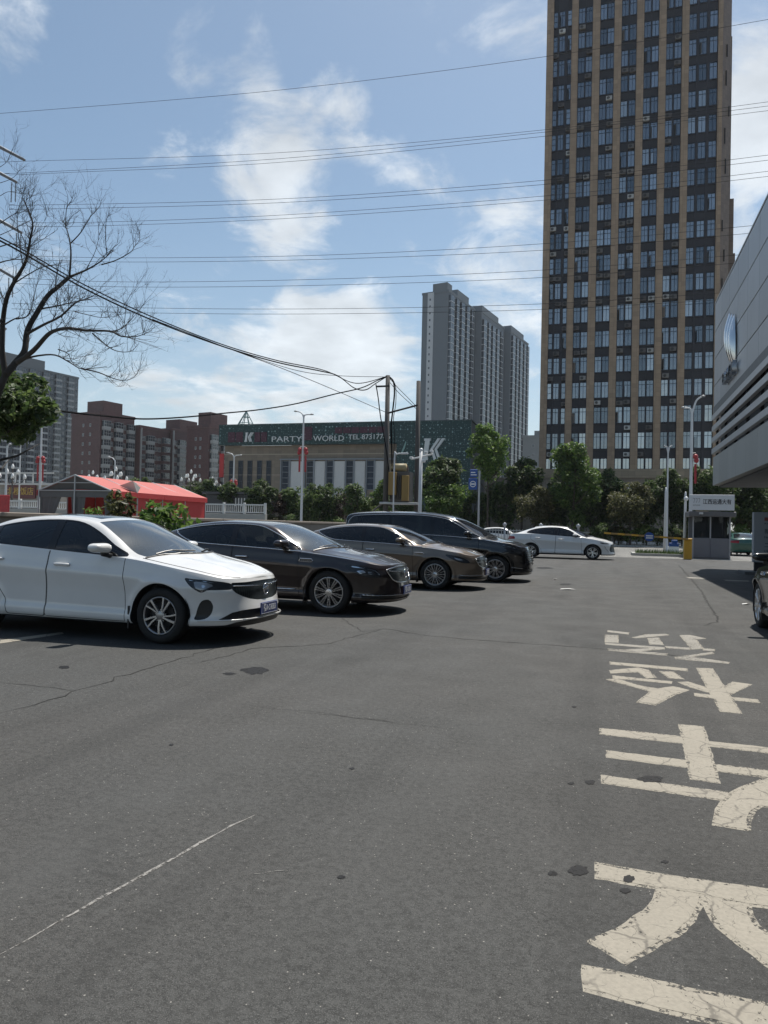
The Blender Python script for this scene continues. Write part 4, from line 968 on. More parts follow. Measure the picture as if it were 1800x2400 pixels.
def make_car(name,label,kind,cfg,loc,heading=0,group=None,q=1.0):
    P=CARS[kind]; S=car_shell(P,q); NSD=S['NSD']; arc=S['arc']
    root=thing(name,label,'car',loc,heading,group)
    Lp,Ln=grid_piece(S['Lx'],S['Ly'],S['Lz'],arc,True)
    Up,Un=grid_piece(S['Ux'],S['Uy'],S['Uz'],arc,True)
    if Ln[Ln.shape[0]//2,4,1]>0: Ln=-Ln
    if Un[Un.shape[0]//2,-6,2]<0: Un=-Un
    Un[:,-1,1]=0; Ln[0,:,1]=0; Ln[-1,:,1]=0; Ln[0,:,0]=np.maximum(Ln[0,:,0],.3)
    # degenerate front/rear rows of the upper skin
    for i in (0,): Un[i]=Un[3]
    for i in (-1,): Un[i]=Un[-4]
    def fl(Pg,Ng):
        i,j=Pg.shape[0]//2,Pg.shape[1]//2
        fn=np.cross(Pg[i+1,j]-Pg[i,j],Pg[i,j+1]-Pg[i,j]); return fn@Ng[i,j]<0
    fL,fU=fl(Lp,Ln),fl(Up,Un)
    low=piece_of(Lp,Ln,arc,0,None,0,None,fL)
    side=piece_of(Up,Un,arc,0,None,0,NSD+1,fU); roof=piece_of(Up,Un,arc,0,None,NSD,None,fU)
    paint=cfg['paint']; rw,ra,wb=P['rw'],P['ra'],P['wb']
    ymid=Lp.shape[0]//2
    def surf_low(x,z):
        i=int(np.argmin(abs(S['Lx'][:,Lp.shape[1]//2]-x)+ (np.arange(len(arc))<int(46*q)*.5)*0))
        return float(np.interp(z,S['Lz'][i],S['Ly'][i]))
    def surf_side(x,z):
        i=int(np.argmin(abs(S['Ux'][:,0]-x))); return float(np.interp(z,S['Uz'][i,:NSD+1],S['Uy'][i,:NSD+1]))
    def at_arc(a,z,off=0.,sgn=-1):
        i=int(np.argmin(abs(arc-abs(a)))); zz=S['Lz'][i]; j=np.interp(z,zz,np.arange(len(zz))); j0=int(min(j,len(zz)-2)); t=j-j0
        p=Lp[i,j0]*(1-t)+Lp[i,j0+1]*t; n=Ln[i,j0]; v=Vector(p)+Vector(n)*off
        if a<0: v.y=-v.y
        return v
    # wheel arches
    for wx in (wb/2,-wb/2):
        r=np.hypot(low.V[:,0]-wx,low.V[:,2]-rw)-ra+(abs(low.V[:,1])<.5)*9
        _,low=clip(low,r)
    inner=[flipped(shifted(low,-.035))]
    # doors
    for nm,poly in cfg['doors']:
        ins,out=clip(low,sdpoly(low.V[:,0],low.V[:,2],poly)+.0042)
        _,low=clip(low,sdpoly(low.V[:,0],low.V[:,2],poly)-.0042)
        for sgn in (-1,1):
            d=piece_obj(ins if sgn<0 else mirrored(ins),'door',paint,root)
            hx,hz=nm
            y=surf_low(hx,hz)
            hm=MB()
            pts=[(hx-.11,sgn*(abs(y)-.005),hz),(hx-.085,sgn*(abs(y)+.028),hz+.004),(hx,sgn*(abs(y)+.038),hz+.006),(hx+.085,sgn*(abs(y)+.026),hz+.002),(hx+.11,sgn*(abs(y)-.005),hz-.004)]
            hm.tube(spline(pts,3),[.010]+[.016]*11+[.010],8)
            hm.build('handle',cfg.get('handle',paint),d,True)
    # patches on the nose in (arc,z)
    def patch(polys):
        nonlocal low
        ins,out=clip(low,sdpoly(low.A,low.V[:,2],polys)); low=out; return ins
    for nm,poly,mat,off,split in cfg['patches']:
        ins=patch(poly)
        if not len(ins.V): continue
        if split:
            for s in (0,1):
                o=piece_obj(shifted(ins if s==0 else mirrored(ins),off),nm,mat,root)
                for (n2,p2,m2,o2) in cfg.get('inside_'+nm,[]):
                    i2,_=clip(ins,sdpoly(ins.A,ins.V[:,2],p2))
                    if len(i2.V): piece_obj(shifted(i2 if s==0 else mirrored(i2),o2),n2,m2,o)
        else: piece_obj(shifted(both(ins),off),nm,mat,root)
    # black lower edge
    if cfg.get('lip'):
        zl=pchip(cfg['lip']); f=low.V[:,2]-zl(low.A); ins,low=clip(low,f)
        piece_obj(shifted(both(ins),-.004),'lower_trim',M_BLACK,root)
    # tail lamps
    tl=[(P['xr']-.2,.78),(P['xr']+.42,.84),(P['xr']+.36,.96),(P['xr']-.2,.98)] if kind!='minivan' else [(P['xr']-.2,.8),(P['xr']+.3,.9),(P['xr']+.25,1.12),(P['xr']-.2,1.12)]
    ins,low=clip(low,sdpoly(low.V[:,0],low.V[:,2],tl)+(abs(low.V[:,1])<.35)*9)
    for s in (0,1): piece_obj(ins if s==0 else mirrored(ins),'tail_light',plain('tail_lamp',(.25,.01,.012),.12),root)
    # side glazing
    dlo=cfg['dlo']
    ins,side=clip(side,sdpoly(side.V[:,0],side.V[:,2],dlo))
    inn2,frame=clip(ins,sdpoly(ins.V[:,0],ins.V[:,2],dlo)+.014)
    frames=[frame]
    rest=inn2; panes=[]
    for (xa,xb) in cfg['pillars']:
        pil,o=clip(rest,abs(rest.V[:,0]-(xa+xb)/2)-(xb-xa)/2); frames.append(pil); rest=o
    edges=[9]+[x for pr in sorted(cfg['pillars'],reverse=True) for x in (sum(pr)/2,)]+[-9]
    glass=cfg['glass']
    for k in range(len(edges)-1):
        pn,_=clip(rest,abs(rest.V[:,0]-(edges[k]+edges[k+1])/2)-(edges[k]-edges[k+1])/2)
        if not len(pn.V): continue
        for s in (0,1): piece_obj(shifted(pn if s==0 else mirrored(pn),-.003),'side_window',glass,root)
    for fr_ in frames:
        if len(fr_.V):
            for s in (0,1): piece_obj(shifted(fr_ if s==0 else mirrored(fr_),.001),'pillar_trim',M_GLOSSBLACK,root)
    # windscreen, rear window, sunroof
    xr_y=pchip(P['yr'])
    x,y=roof.V[:,0],abs(roof.V[:,1])
    wc,wk,hc,hk=cfg['ws']                 # cowl centre, cowl sweep, header centre, header sweep
    lim=np.interp(x,sorted([k[0] for k in P['yr']]),[k[1] for k in sorted(P['yr'])])-.055
    f=np.maximum(np.maximum(x-(wc-wk*y*y),(hc-hk*y*y)-x),y-lim)
    hoodf=(wc-wk*y*y)-x+.01
    ws,roof2=clip(roof,f)
    x,y=roof2.V[:,0],abs(roof2.V[:,1]); hood,roof2=clip(roof2,(wc-wk*y*y)-x+.01)
    x,y=roof2.V[:,0],abs(roof2.V[:,1])
    lim=np.interp(x,sorted([k[0] for k in P['yr']]),[k[1] for k in sorted(P['yr'])])-.06
    rt,rbm=cfg['rear']
    rear,roof2=clip(roof2,np.maximum(np.maximum(x-(rt),(rbm)-x),y-lim))
    piece_obj(both(shifted(ws,-.002)),'windscreen',cfg.get('wsglass',glass),root)
    if len(rear.V): piece_obj(both(shifted(rear,-.002)),'rear_window',glass,root)
    if cfg.get('sunroof'):
        a,b,w=cfg['sunroof']; x,y=roof2.V[:,0],abs(roof2.V[:,1])
        sr,roof2=clip(roof2,np.maximum(abs(x-(a+b)/2)-(a-b)/2,y-w))
        piece_obj(both(shifted(sr,.001)),'sunroof',M_GLOSSBLACK,root)
    piece_obj(both(hood),'bonnet',paint,root)
    piece_obj(both(merged([low,side,roof2])),'body',paint,root)
    inner+= [flipped(shifted(side,-.03)),flipped(shifted(roof2,-.03)),flipped(shifted(hood,-.03))]
    piece_obj(both(merged(inner)),'inner_lining',M_DARKIN,root)
    # shut line between bonnet and wing, cowl line
    m=MB()
    row=[Up[i,NSD] for i in range(Up.shape[0]) if wc-.34<Up[i,NSD,0]<P['xf']-.16]
    for s in (1,-1): m.tube([(p[0],p[1]*s,p[2]+.001) for p in row[::2]],.0035,4)
    cw=[]
    for k in range(-12,13):
        yy=k/12*.74; xx=wc-wk*yy*yy; i=int(np.argmin(abs(S['Ux'][:,0]-xx))); zz=float(np.interp(-abs(yy),S['Uy'][i,NSD:],S['Uz'][i,NSD:])); cw.append((xx,yy,zz+.002))
    m.tube(cw,.012,5)
    m.build('shut_line',M_BLACK,root)
    wm=MB()
    for y0,y1 in ((.05,.62),(-.62,-.08)):
        pts=[]
        for t in np.linspace(0,1,6):
            yy=y0+(y1-y0)*t; xx=wc-wk*yy*yy-.03-.10*math.sin(math.pi*t*.9)*.5
            i=int(np.argmin(abs(S['Ux'][:,0]-xx))); zz=float(np.interp(-abs(yy),S['Uy'][i,NSD:],S['Uz'][i,NSD:])); pts.append((xx,yy,zz+.012))
        wm.tube(pts,.009,5)
    wm.build('wiper',M_BLACK,root)
    # bright trim round the glass
    if cfg.get('trim'):
        dl=cfg['dlo']; n=len(dl)
        for s in (-1,1):
            m=MB(); pts=[]
            for (xx,zz) in [dl[i] for i in range(n)]+[dl[0]]:
                pts.append((xx,s*(abs(surf_side(xx,zz))+.004),zz))
            m.tube(pts,.009,5,False); m.build('window_trim',M_CHROME,root,True)
    if cfg.get('sill_trim'):
        x0,x1,z=cfg['sill_trim']
        for s in (-1,1):
            m=MB(); xs=np.linspace(x0,x1,10); m.tube([(xx,s*(abs(surf_low(xx,z))+.003),z) for xx in xs],.014,6); m.build('sill_trim',M_CHROME,root,True)
    if cfg.get('vent'):
        vx,vz=cfg['vent']
        for s in (-1,1):
            m=MB(); y=abs(surf_low(vx,vz))+.004
            ring=[(vx-.11,s*y,vz-.012),(vx-.09,s*y,vz+.028),(vx+.11,s*y,vz+.024),(vx+.13,s*y,vz),(vx+.10,s*y,vz-.02),(vx-.11,s*y,vz-.012)]
            m.tube(ring,.008,5); m.tube([(vx-.07,s*y,vz+.006),(vx+.09,s*y,vz+.004)],.006,5); m.build('wing_vent',M_CHROME,root)
    # mirrors
    mx,mz,msz=cfg['mirror']
    for s in (-1,1):
        y=abs(surf_side(mx,mz-.06)); c=Vector((mx-.02,s*(y+.15),mz))
        m=MB(); prof=[]
        nU,nV=14,10; vs=[];fs=[]
        for i in range(nU+1):
            t=i/nU
            for k in range(nV*2):
                a=2*math.pi*k/(nV*2); e=1-abs(2*t-1)**5
                r=max(.02,e)**.55
                ca=math.copysign(abs(math.cos(a))**.8,math.cos(a)); sa=math.copysign(abs(math.sin(a))**.8,math.sin(a))
                xx=(.095 if ca>0 else .06)*ca*r; zz=(.066-.016*t)*sa*r
                vs.append((c.x+xx*msz-.05*t,c.y+s*(t-.5)*.27*msz,c.z+zz*msz+.01*t))
        n2=nV*2
        for i in range(nU):
            for k in range(n2): 
                f=(i*n2+k,i*n2+(k+1)%n2,(i+1)*n2+(k+1)%n2,(i+1)*n2+k); fs.append(f if s<0 else f[::-1])
        fs.append(tuple(range(n2))); fs.append(tuple(nU*n2+k for k in range(n2)))
        m.add(vs,fs); mo=m.build('mirror',cfg.get('mirrorpaint',paint),root,True)
        st=MB(); st.tube([(mx+.02,s*(y-.03),mz-.10),(mx,s*(y+.06),mz-.075),(mx-.01,s*(y+.13),mz-.06)],[.035,.028,.03],8); st.build('mirror_stalk',M_BLACK,mo,True)
    # wheels and wells
    wells=MB()
    for wx in (wb/2,-wb/2):
        for s in (-1,1):
            yo=s*(P['W']/2-.035)
            make_wheel(root,(wx,yo,rw),s>0,cfg['wheel'],rw,cfg['rim'],cfg.get('wang',.3)+wx)
            n=20; vs=[];fs=[]
            for k in range(n+1):
                a=-.35+(math.pi+.7)*k/n
                for yy in (P['W']/2-.04,.50): vs.append((wx+(ra+.012)*math.cos(a),s*yy,rw+(ra+.012)*math.sin(a)))
            for k in range(n): fs.append((2*k,2*k+1,2*k+3,2*k+2))
            b=len(vs); vs.append((wx,s*.5,rw)); 
            for k in range(n): fs.append((2*k+1,2*k+3,b))
            wells.add(vs,fs)
    # floor pan
    ring=[tuple(Lp[i,0]) for i in range(0,Lp.shape[0],2)]
    ringm=[(a,-b,c) for a,b,c in ring]
    vs=[(a,b*.97,c+.03) for a,b,c in ring]+[(a,b*.97,c+.03) for a,b,c in ringm]; n=len(ring)
    wells.add(vs,[(i,i+1,n+i+1,n+i) for i in range(n-1)])
    wells.box(-1.0,1.0,-.45,.45,.16,.22)
    wells.build('underbody',M_DARKIN,root)
    if cfg.get('flap'):
        m=MB()
        for s in (-1,1): m.box(wb/2-ra-.035,wb/2-ra-.015,s*(P['W']/2-.17) if s>0 else -(P['W']/2-.01),s*(P['W']/2-.01) if s>0 else -(P['W']/2-.17),.16,.42)
        m.build('mud_flap',M_BLACK,root)
    # interior
    sm=seat_mesh(); zoff=.0 if kind!='minivan' else .18
    for xx,yy in cfg['seats']: link('seat',sm,root,(xx,yy,zoff))
    m=MB(); m.bevbox(wc-.55,wc-.12,-.68,.68,.55+zoff,.93+zoff,.06); m.bevbox(wc-.62,wc-.40,.2,.56,.8+zoff,.98+zoff,.05)
    m.build('dashboard',plain('dash_plastic',(.035,.036,.038),.7),root,40)
    m=MB(); m.lathe([(.175+.014*math.cos(t*math.pi/4),.014*math.sin(t*math.pi/4)) for t in range(8)],24,Matrix.Translation((wc-.72,.38,.93+zoff))@Matrix.Rotation(R(-65),4,'Y'),True)
    m.tube([(wc-.72,.22,.93+zoff),(wc-.70,.38,.92+zoff),(wc-.72,.54,.93+zoff)],.02,6); m.build('steering_wheel',M_BLACK,root,True)
    # emblem: ring with three slanted shields
    if cfg.get('emblem'):
        ez,er=cfg['emblem']; c=at_arc(0,ez,.022); m=MB()
        tilt=Matrix.Rotation(R(90),4,'Y')
        m.lathe([(er+.009*math.cos(t*math.pi/3),.009*math.sin(t*math.pi/3)) for t in range(6)],24,Matrix.Translation(c)@tilt,True)
        for k,(yy,zz) in enumerate(((er*.45,.012),(0,0),(-er*.45,-.012))):
            m.prism([(-er*.2,er*.42),(er*.26,er*.5),(er*.2,0),(-er*.1,-er*.5),(-er*.3,0)],-.006,.006,lambda u,v,d:(c.x+d,c.y+yy+u+ -v*.35,c.z+zz+v))
        m.build('badge',M_CHROME,root,True)
    for (a0,a1,z0,z1,r,mat,nm) in cfg.get('strips',[]):
        for s in ((1,-1) if a0>0 else (1,)):
            m=MB(); m.tube([at_arc(a0+(a1-a0)*t,z0+(z1-z0)*t,.006) if s==1 else (lambda v:(v.x,-v.y,v.z))(at_arc(a0+(a1-a0)*t,z0+(z1-z0)*t,.006)) for t in np.linspace(0,1,18)],r,5); m.build(nm,mat,root,True)
    for ringpts,r,mat,nm in cfg.get('rings',[]):
        m=MB(); m.tube([at_arc(a,z,.008) for a,z in ringpts],r,6,False); m.build(nm,mat,root,True)
    # number plate
    if cfg.get('plate'):
        txt,pz=cfg['plate']; c=at_arc(0,pz,.03)
        blue=plain('plate_blue',(.008,.028,.16),.35,var=.05); wht=plain('plate_white',(.7,.72,.75),.4,var=.03)
        m=MB(); m.bevbox(c.x-.012,c.x+.006,-.22,.22,pz-.07,pz+.07,.004); p=m.build('number_plate',blue,root)
        e=MB()
        for (y0,y1,z0,z1) in ((-.214,.214,.060,.064),(-.214,.214,-.064,-.060),(-.214,-.210,-.06,.06),(.210,.214,-.06,.06)): e.box(c.x+.0062,c.x+.0075,y0,y1,pz+z0,pz+z1)
        e.build('plate_border',wht,p)
        lettering(txt,.098,wht,p,(c.x+.0085,0,pz),(math.pi/2,0,math.pi/2),depth=.0005,xs=.72,bold=.002)
    return root
# ---------------------------------------------------------------- the parked cars
G_DARK=glass_mat('car_glass_dark',(.20,.23,.23),see=.75)
G_TINT=glass_mat('car_glass_tint',(.42,.46,.46),see=.85)
G_WS=glass_mat('windscreen_glass',(.62,.68,.70),see=.72,body=(.15,.19,.225),ior=1.8)
M_LENS=glass_mat('lamp_lens',(.75,.78,.8),see=.8,body=(.1,.1,.11))
M_LAMPBACK=plain('lamp_housing',(.035,.037,.042),.22,.3)
M_LAMPREF=plain('lamp_reflector',(.55,.57,.60),.12,1)
M_LAMPGREY=plain('lamp_bezel',(.26,.27,.285),.2,.6)
def grille_mat():
    b=NB('grille_mesh'); v=b.coord('Object',(1,30,70)); d=b.voro(v,1.0,rand=.0)
    b.set(Base_Color=b.ramp(d,[(.25,(.004,.006,.007)),(.6,(.035,.045,.05))]),Roughness=.3,Metallic=.4); return b.m
M_GRILLE=grille_mat()
P_WHITE=carpaint('paint_pearl_white',(.66,.66,.65),0,.25)
P_BROWN=carpaint('paint_dark_brown',(.020,.0135,.0135),.35,.28,.05)
P_BRONZE=carpaint('paint_bronze',(.165,.130,.100),.65,.30,.08)
P_BLACK=carpaint('paint_black',(.008,.0075,.008),.1,.2)
COMPACT=dict(
  doors=[((-.03,.865),[(.86,.235),(.85,.60),(.83,.80),(.82,1.2),(-.235,1.2),(-.245,.8),(-.275,.235)]),((-1.02,.905),[(-.285,.235),(-.255,.8),(-.245,1.2),(-1.30,1.2),(-1.33,.85),(-1.02,.62),(-.88,.42),(-.85,.235)])],
  dlo=smoothpoly([(.83,.985),(.30,1.005),(-.30,1.040),(-.95,1.080),(-1.40,1.110),(-1.52,1.150),(-1.34,1.262),(-1.0,1.345),(-.6,1.392),(-.2,1.402),(.08,1.370),(.35,1.265),(.62,1.11)],3),
  pillars=[(-.30,-.19),(-1.17,-1.12)],ws=(1.33,.55,.30,.18),rear=(-1.18,-1.95),
  mirror=(.60,1.075,1.0),wheel='five_twin',rim=.222,seats=[(.18,.37),(.18,-.37),(-.78,.37),(-.78,-.37)])
def P_(l): return l
hl=smoothpoly([(1.165,.768),(1.08,.762),(.89,.748),(.62,.712),(.595,.645),(.74,.637),(.868,.636),(.93,.612),(.965,.61),(1.03,.645),(1.107,.698)],3)
gr=[(.605,.716),(.38,.716),(.2,.72),(-.05,.722),(-.05,.49),(.2,.498),(.36,.522),(.46,.556),(.545,.597),(.597,.642)]
fog=smoothpoly([(1.05,.305),(1.035,.36),(1.01,.44),(.975,.50),(.93,.525),(.87,.525),(.843,.47),(.845,.43),(.868,.372),(.915,.322),(.98,.300)],3)
ink=[(-.05,.40),(.36,.402),(.50,.398),(.64,.375),(.80,.298),(.60,.296),(.4,.300),(-.05,.312)]
WHITE1=dict(COMPACT,paint=P_WHITE,glass=G_DARK,wsglass=G_WS,handle=P_WHITE,
  patches=[('headlight',hl,M_LAMPBACK,-.006,True),('grille',gr,M_GRILLE,-.014,False),('fog_vent',fog,M_BLACK,-.02,True),('lower_intake',ink,M_BLACK,-.02,False)],
  inside_headlight=[('lamp_lens',[(1.05,.735),(.9,.72),(.80,.69),(.9,.65),(.96,.632),(1.02,.66)],M_LAMPGREY,.0),('lamp_unit',[(.955,.69),(.925,.70),(.905,.685),(.915,.66),(.945,.66)],M_LAMPREF,.002),('light_strip',[(1.13,.758),(.9,.735),(.66,.706),(.66,.698),(.9,.726),(1.1,.742)],M_LAMPREF,.003),('light_strip',[(1.0,.625),(.96,.612),(.86,.645),(.86,.652),(.96,.624)],M_LAMPREF,.003)],
  lip=[(0,.288),(.25,.286),(.57,.268),(.72,.235),(1.15,.226),(1.5,.22),(4.5,.22),(6,.26)],
  strips=[(.60,.07,.678,.664,.008,M_CHROME,'grille_bar'),(1.02,.5,.288,.292,.010,P_WHITE,'bumper_ridge'),(.5,-.5,.292,.292,.010,P_WHITE,'bumper_ridge')],
  emblem=(.612,.068),plate=('赣A·C43B3',.392),flap=True,sunroof=(.16,-.62,.44),wang=.25)
make_car('white_saloon_car','white saloon car with dark windows and a blue number plate, beside the red marquee','compact',WHITE1,(-4.87-1.32,7.22+.90-.035,0))
hl2=smoothpoly([(1.313,.786),(1.16,.782),(.98,.760),(.88,.738),(.79,.71),(.735,.64),(.70,.60),(.80,.592),(.962,.602),(1.10,.64),(1.225,.70)],3)
gr2=[(.618,.705),(.565,.722),(.36,.748),(-.05,.757),(-.05,.498),(.25,.503),(.395,.518),(.511,.570)]
ink2=[(-.05,.30),(.9,.318),(1.05,.32),(1.05,.262),(-.05,.238)]
SALOON=dict(
  doors=[((-.10,.86),[(.92,.235),(.91,.60),(.90,.80),(.90,1.2),(-.275,1.2),(-.285,.8),(-.31,.235)]),((-1.12,.90),[(-.32,.235),(-.295,.8),(-.285,1.2),(-1.42,1.2),(-1.44,.85),(-1.13,.63),(-.99,.42),(-.96,.235)])],
  dlo=smoothpoly([(.905,.985),(.35,1.005),(-.31,1.033),(-.75,1.052),(-1.05,1.078),(-1.28,1.15),(-1.46,1.245),(-1.30,1.295),(-1.0,1.345),(-.55,1.385),(-.15,1.388),(.15,1.358),(.42,1.255),(.68,1.12)],3),
  pillars=[(-.36,-.26)],ws=(1.36,.5,.36,.18),rear=(-1.3,-2.08),mirror=(.67,1.085,1.05),wheel='multi',rim=.245,
  seats=[(.15,.39),(.15,-.39),(-.86,.39),(-.86,-.39)],trim=True)
DARK2=dict(SALOON,paint=P_BROWN,glass=G_TINT,wsglass=G_WS,handle=M_CHROME,vent=(1.02,.835),sill_trim=(.86,-1.0,.37),
  patches=[('headlight',hl2,M_LAMPBACK,-.004,True),('grille',gr2,M_GRILLE,-.014,False),('lower_intake',ink2,M_BLACK,-.02,False)],
  inside_headlight=[('light_strip',[(1.22,.775),(.98,.752),(.82,.715),(.72,.635),(.735,.63),(.84,.70),(.98,.735),(1.2,.752)],M_LAMPREF,.003),('lamp_unit',[(1.12,.70),(1.0,.71),(.96,.67),(1.05,.655)],M_LAMPREF,.001),('lamp_unit',[(.93,.69),(.85,.68),(.84,.645),(.93,.65)],M_LAMPREF,.001)],
  strips=[(1.05,.85,.322,.316,.012,M_CHROME,'bumper_strip'),(.85,-.85,.312,.312,.006,M_CHROME,'bumper_strip'),(.56,.09,.695,.665,.008,M_CHROME,'grille_bar')],
  rings=[([(.618,.705),(.565,.722),(.36,.748),(0,.757),(-.36,.748),(-.565,.722),(-.618,.705),(-.511,.570),(-.395,.518),(-.25,.503),(0,.498),(.25,.503),(.395,.518),(.511,.570),(.618,.705)],.011,M_CHROME,'grille_surround')],
  lip=[(0,.235),(1.2,.222),(4.5,.22),(6,.26)],emblem=(.635,.075),plate=('赣A·1U010',.375),flap=True,wang=.1)
make_car('dark_saloon_car','dark brown saloon car with chrome window trim and shield grille beside the white saloon','saloon',DARK2,(-4.15-1.425,10.68+.935-.035,0))
BRONZE=dict(DARK2,paint=P_BRONZE,glass=G_DARK,wsglass=G_DARK,wheel='ten_fine',vent=(1.04,.80),sill_trim=(.86,-1.0,.30),plate=('赣A·3K682',.40),wang=.4,
  patches=[('headlight',smoothpoly([(1.36,.80),(1.1,.775),(.88,.715),(.76,.63),(.90,.615),(1.12,.67)],3),M_LAMPBACK,-.004,True),('grille',gr2,M_GRILLE,-.014,False),('lower_intake',ink2,M_BLACK,-.02,False)],
  inside_headlight=[('lamp_unit',[(1.15,.745),(.95,.70),(.90,.65),(1.08,.69)],M_LAMPREF,.001)],
  strips=[(.56,.09,.70,.68,.006,M_CHROME,'grille_bar'),(.56,.09,.63,.62,.006,M_CHROME,'grille_bar'),(1.05,-1.05,.34,.34,.006,M_CHROME,'bumper_strip')])
make_car('bronze_saloon_car','bronze metallic saloon car with chrome window trim beside the black minivan','saloon',BRONZE,(-3.63-1.425,15.85+.935-.035,0))
VAN=dict(paint=P_BLACK,glass=G_DARK,wsglass=G_DARK,handle=M_CHROME,
  doors=[((.0,1.0),[(1.10,.235),(1.09,1.5),(-.15,1.5),(-.17,.235)]),((-.95,1.02),[(-.185,.235),(-.165,1.5),(-1.35,1.5),(-1.38,.75),(-1.22,.5),(-1.10,.235)])],
  dlo=smoothpoly([(1.14,1.135),(.4,1.165),(-.6,1.205),(-1.6,1.235),(-2.45,1.26),(-2.60,1.40),(-2.53,1.60),(-2.3,1.685),(-1.4,1.725),(-.5,1.715),(.05,1.655),(.35,1.565),(.75,1.345)],3),
  pillars=[(-.22,-.12),(-1.42,-1.32)],ws=(1.46,.45,.42,.18),rear=(-2.60,-2.78),mirror=(.86,1.25,1.1),wheel='multi',rim=.25,
  seats=[(.35,.42),(.35,-.42),(-.6,.42),(-.6,-.42)],trim=True,sill_trim=(.9,-1.0,.30),
  patches=[('headlight',smoothpoly([(1.35,1.0),(1.1,.965),(.85,.90),(.68,.81),(.80,.79),(1.0,.83),(1.2,.91)],3),M_LAMPBACK,-.004,True),('grille',[(.66,.80),(.3,.86),(-.05,.87),(-.05,.45),(.40,.48),(.60,.60)],M_GRILLE,-.014,False),('lower_intake',[(-.05,.36),(.95,.36),(1.0,.28),(-.05,.26)],M_BLACK,-.02,False)],
  inside_headlight=[('light_strip',[(1.28,.985),(1.0,.925),(.80,.865),(.80,.85),(1.0,.90),(1.25,.96)],M_LAMPREF,.003)],
  strips=[(.56,-.56,.80,.80,.012,M_CHROME,'grille_bar'),(.56,-.56,.75,.75,.012,M_CHROME,'grille_bar'),(.56,-.56,.70,.70,.012,M_CHROME,'grille_bar'),(.56,-.56,.65,.65,.012,M_CHROME,'grille_bar'),(.52,-.52,.60,.60,.012,M_CHROME,'grille_bar'),(.48,-.48,.55,.55,.012,M_CHROME,'grille_bar'),(1.05,.75,.40,.37,.010,M_CHROME,'bumper_strip')],
  lip=[(0,.24),(1.2,.222),(4.5,.22),(6,.26)],emblem=(.72,.08),flap=True)
make_car('black_minivan','tall black minivan with a bright roofline strip, parked between two saloon cars','minivan',VAN,(-2.73-1.545,18.94+.94-.035,0))
WHITE5=dict(WHITE1,wsglass=G_DARK,wheel='five_wide',sunroof=None,plate=None,trim=False,
  patches=[('headlight',smoothpoly([(1.2,.775),(1.0,.765),(.75,.735),(.72,.705),(.9,.705),(1.08,.715)],3),M_LAMPBACK,-.004,True),('grille',[(.62,.69),(.3,.71),(-.05,.72),(-.05,.34),(.5,.34),(.7,.36),(.74,.45)],M_GRILLE,-.014,False)],
  inside_headlight=[('light_strip',[(1.1,.768),(.8,.745),(.8,.732),(1.1,.752)],M_LAMPREF,.003)],
  strips=[(.97,.80,.62,.36,.012,M_CHROME,'bumper_strip')],lip=[(0,.27),(1.2,.226),(6,.24)])
w5=make_car('white_fastback_car','white car standing alone across the lane near the barrier, nose towards the guard booth','compact',WHITE5,(-.62-1.32*1.06,36.0+.9,0),q=.6); w5.scale=(1.10,1.08,1.08)
BLACK6=dict(DARK2,paint=carpaint('paint_black_green',(.010,.011,.010),.3,.25),glass=G_DARK,wheel='five_wide',plate=None)
make_car('black_saloon_car','black saloon car parked in front of the showroom beside its grey sign board','saloon',BLACK6,(2.23+.935-.035,12.24-1.425,0),math.pi/2)
# ---------------------------------------------------------------- vehicles beyond the fence and behind the booth
P_GREEN=carpaint('paint_taxi_green',(.01,.075,.055),0,.3); P_SILVER=carpaint('paint_silver',(.42,.43,.44),.5,.35)
FAR=dict(WHITE1,sunroof=None,plate=None,emblem=None,strips=[],flap=False,wsglass=G_DARK)
for (px,Y,paint,lab,hd) in ((1180,50.3,P_WHITE,'white car half hidden behind the ball-topped fence',0),(1150,53.6,P_SILVER,'silver car passing behind the ball-topped fence',math.pi),(1733,52.0,P_GREEN,'green car behind the guard booth',math.pi/2)):
    p=AY(px,1250,Y); make_car('passing_car',lab,'compact',dict(FAR,paint=paint,handle=paint),(p.x,Y,0),hd,q=.45)
p=G(1738,1300)
mo=thing('motorcycle','dark motorcycle parked between the guard booth and the grey direction board','motorcycle',(p.x,p.y+1,0),R(70))
for x in (-.65,.65):
    m=MB(); m.lathe([(.27+.045*math.cos(t*math.pi/4),.045*math.sin(t*math.pi/4)) for t in range(8)],24,Matrix.Translation((x,0,.315))@Matrix.Rotation(R(90),4,'X'),True); w=m.build('wheel',M_RUBBER,mo,True)
    m=MB()
    for k in range(6): m.tube([(x,0,.315),(x+.26*math.cos(k*1.05),0,.315+.26*math.sin(k*1.05))],.012,4)
    m.build('rim',M_STEEL,w)
m=MB(); m.tube([(-.65,0,.32),(-.2,0,.45),(.25,0,.55),(.42,0,.95)],[.05,.09,.07,.04],6); m.bevbox(-.2,.25,-.14,.14,.28,.58,.04); m.build('frame',M_BLACK,mo)
m=MB(); m.bevbox(-.75,.05,-.14,.14,.72,.84,.04); m.build('seat',M_BLACK,mo); m=MB(); m.bevbox(.02,.40,-.13,.13,.70,.92,.05); m.build('fuel_tank',P_BLACK,mo)
m=MB(); m.tube([(.40,-.36,1.05),(.46,0,1.0),(.40,.36,1.05)],.018,6); m.build('handlebar',M_STEEL,mo); m=MB(); m.tube([(.44,0,.98),(.65,0,.315)],.035,6); m.build('fork',M_STEEL,mo); m=MB(); m.sphere((.56,0,.9),.1,10,8); m.build('headlight',M_CHROME,mo,True)
m=MB(); m.tube([(.46,-.3,1.04),(.42,-.34,1.22)],.01,4); m.bevbox(.4,.43,-.42,-.3,1.2,1.3,.01); m.build('mirror',M_CHROME,mo)
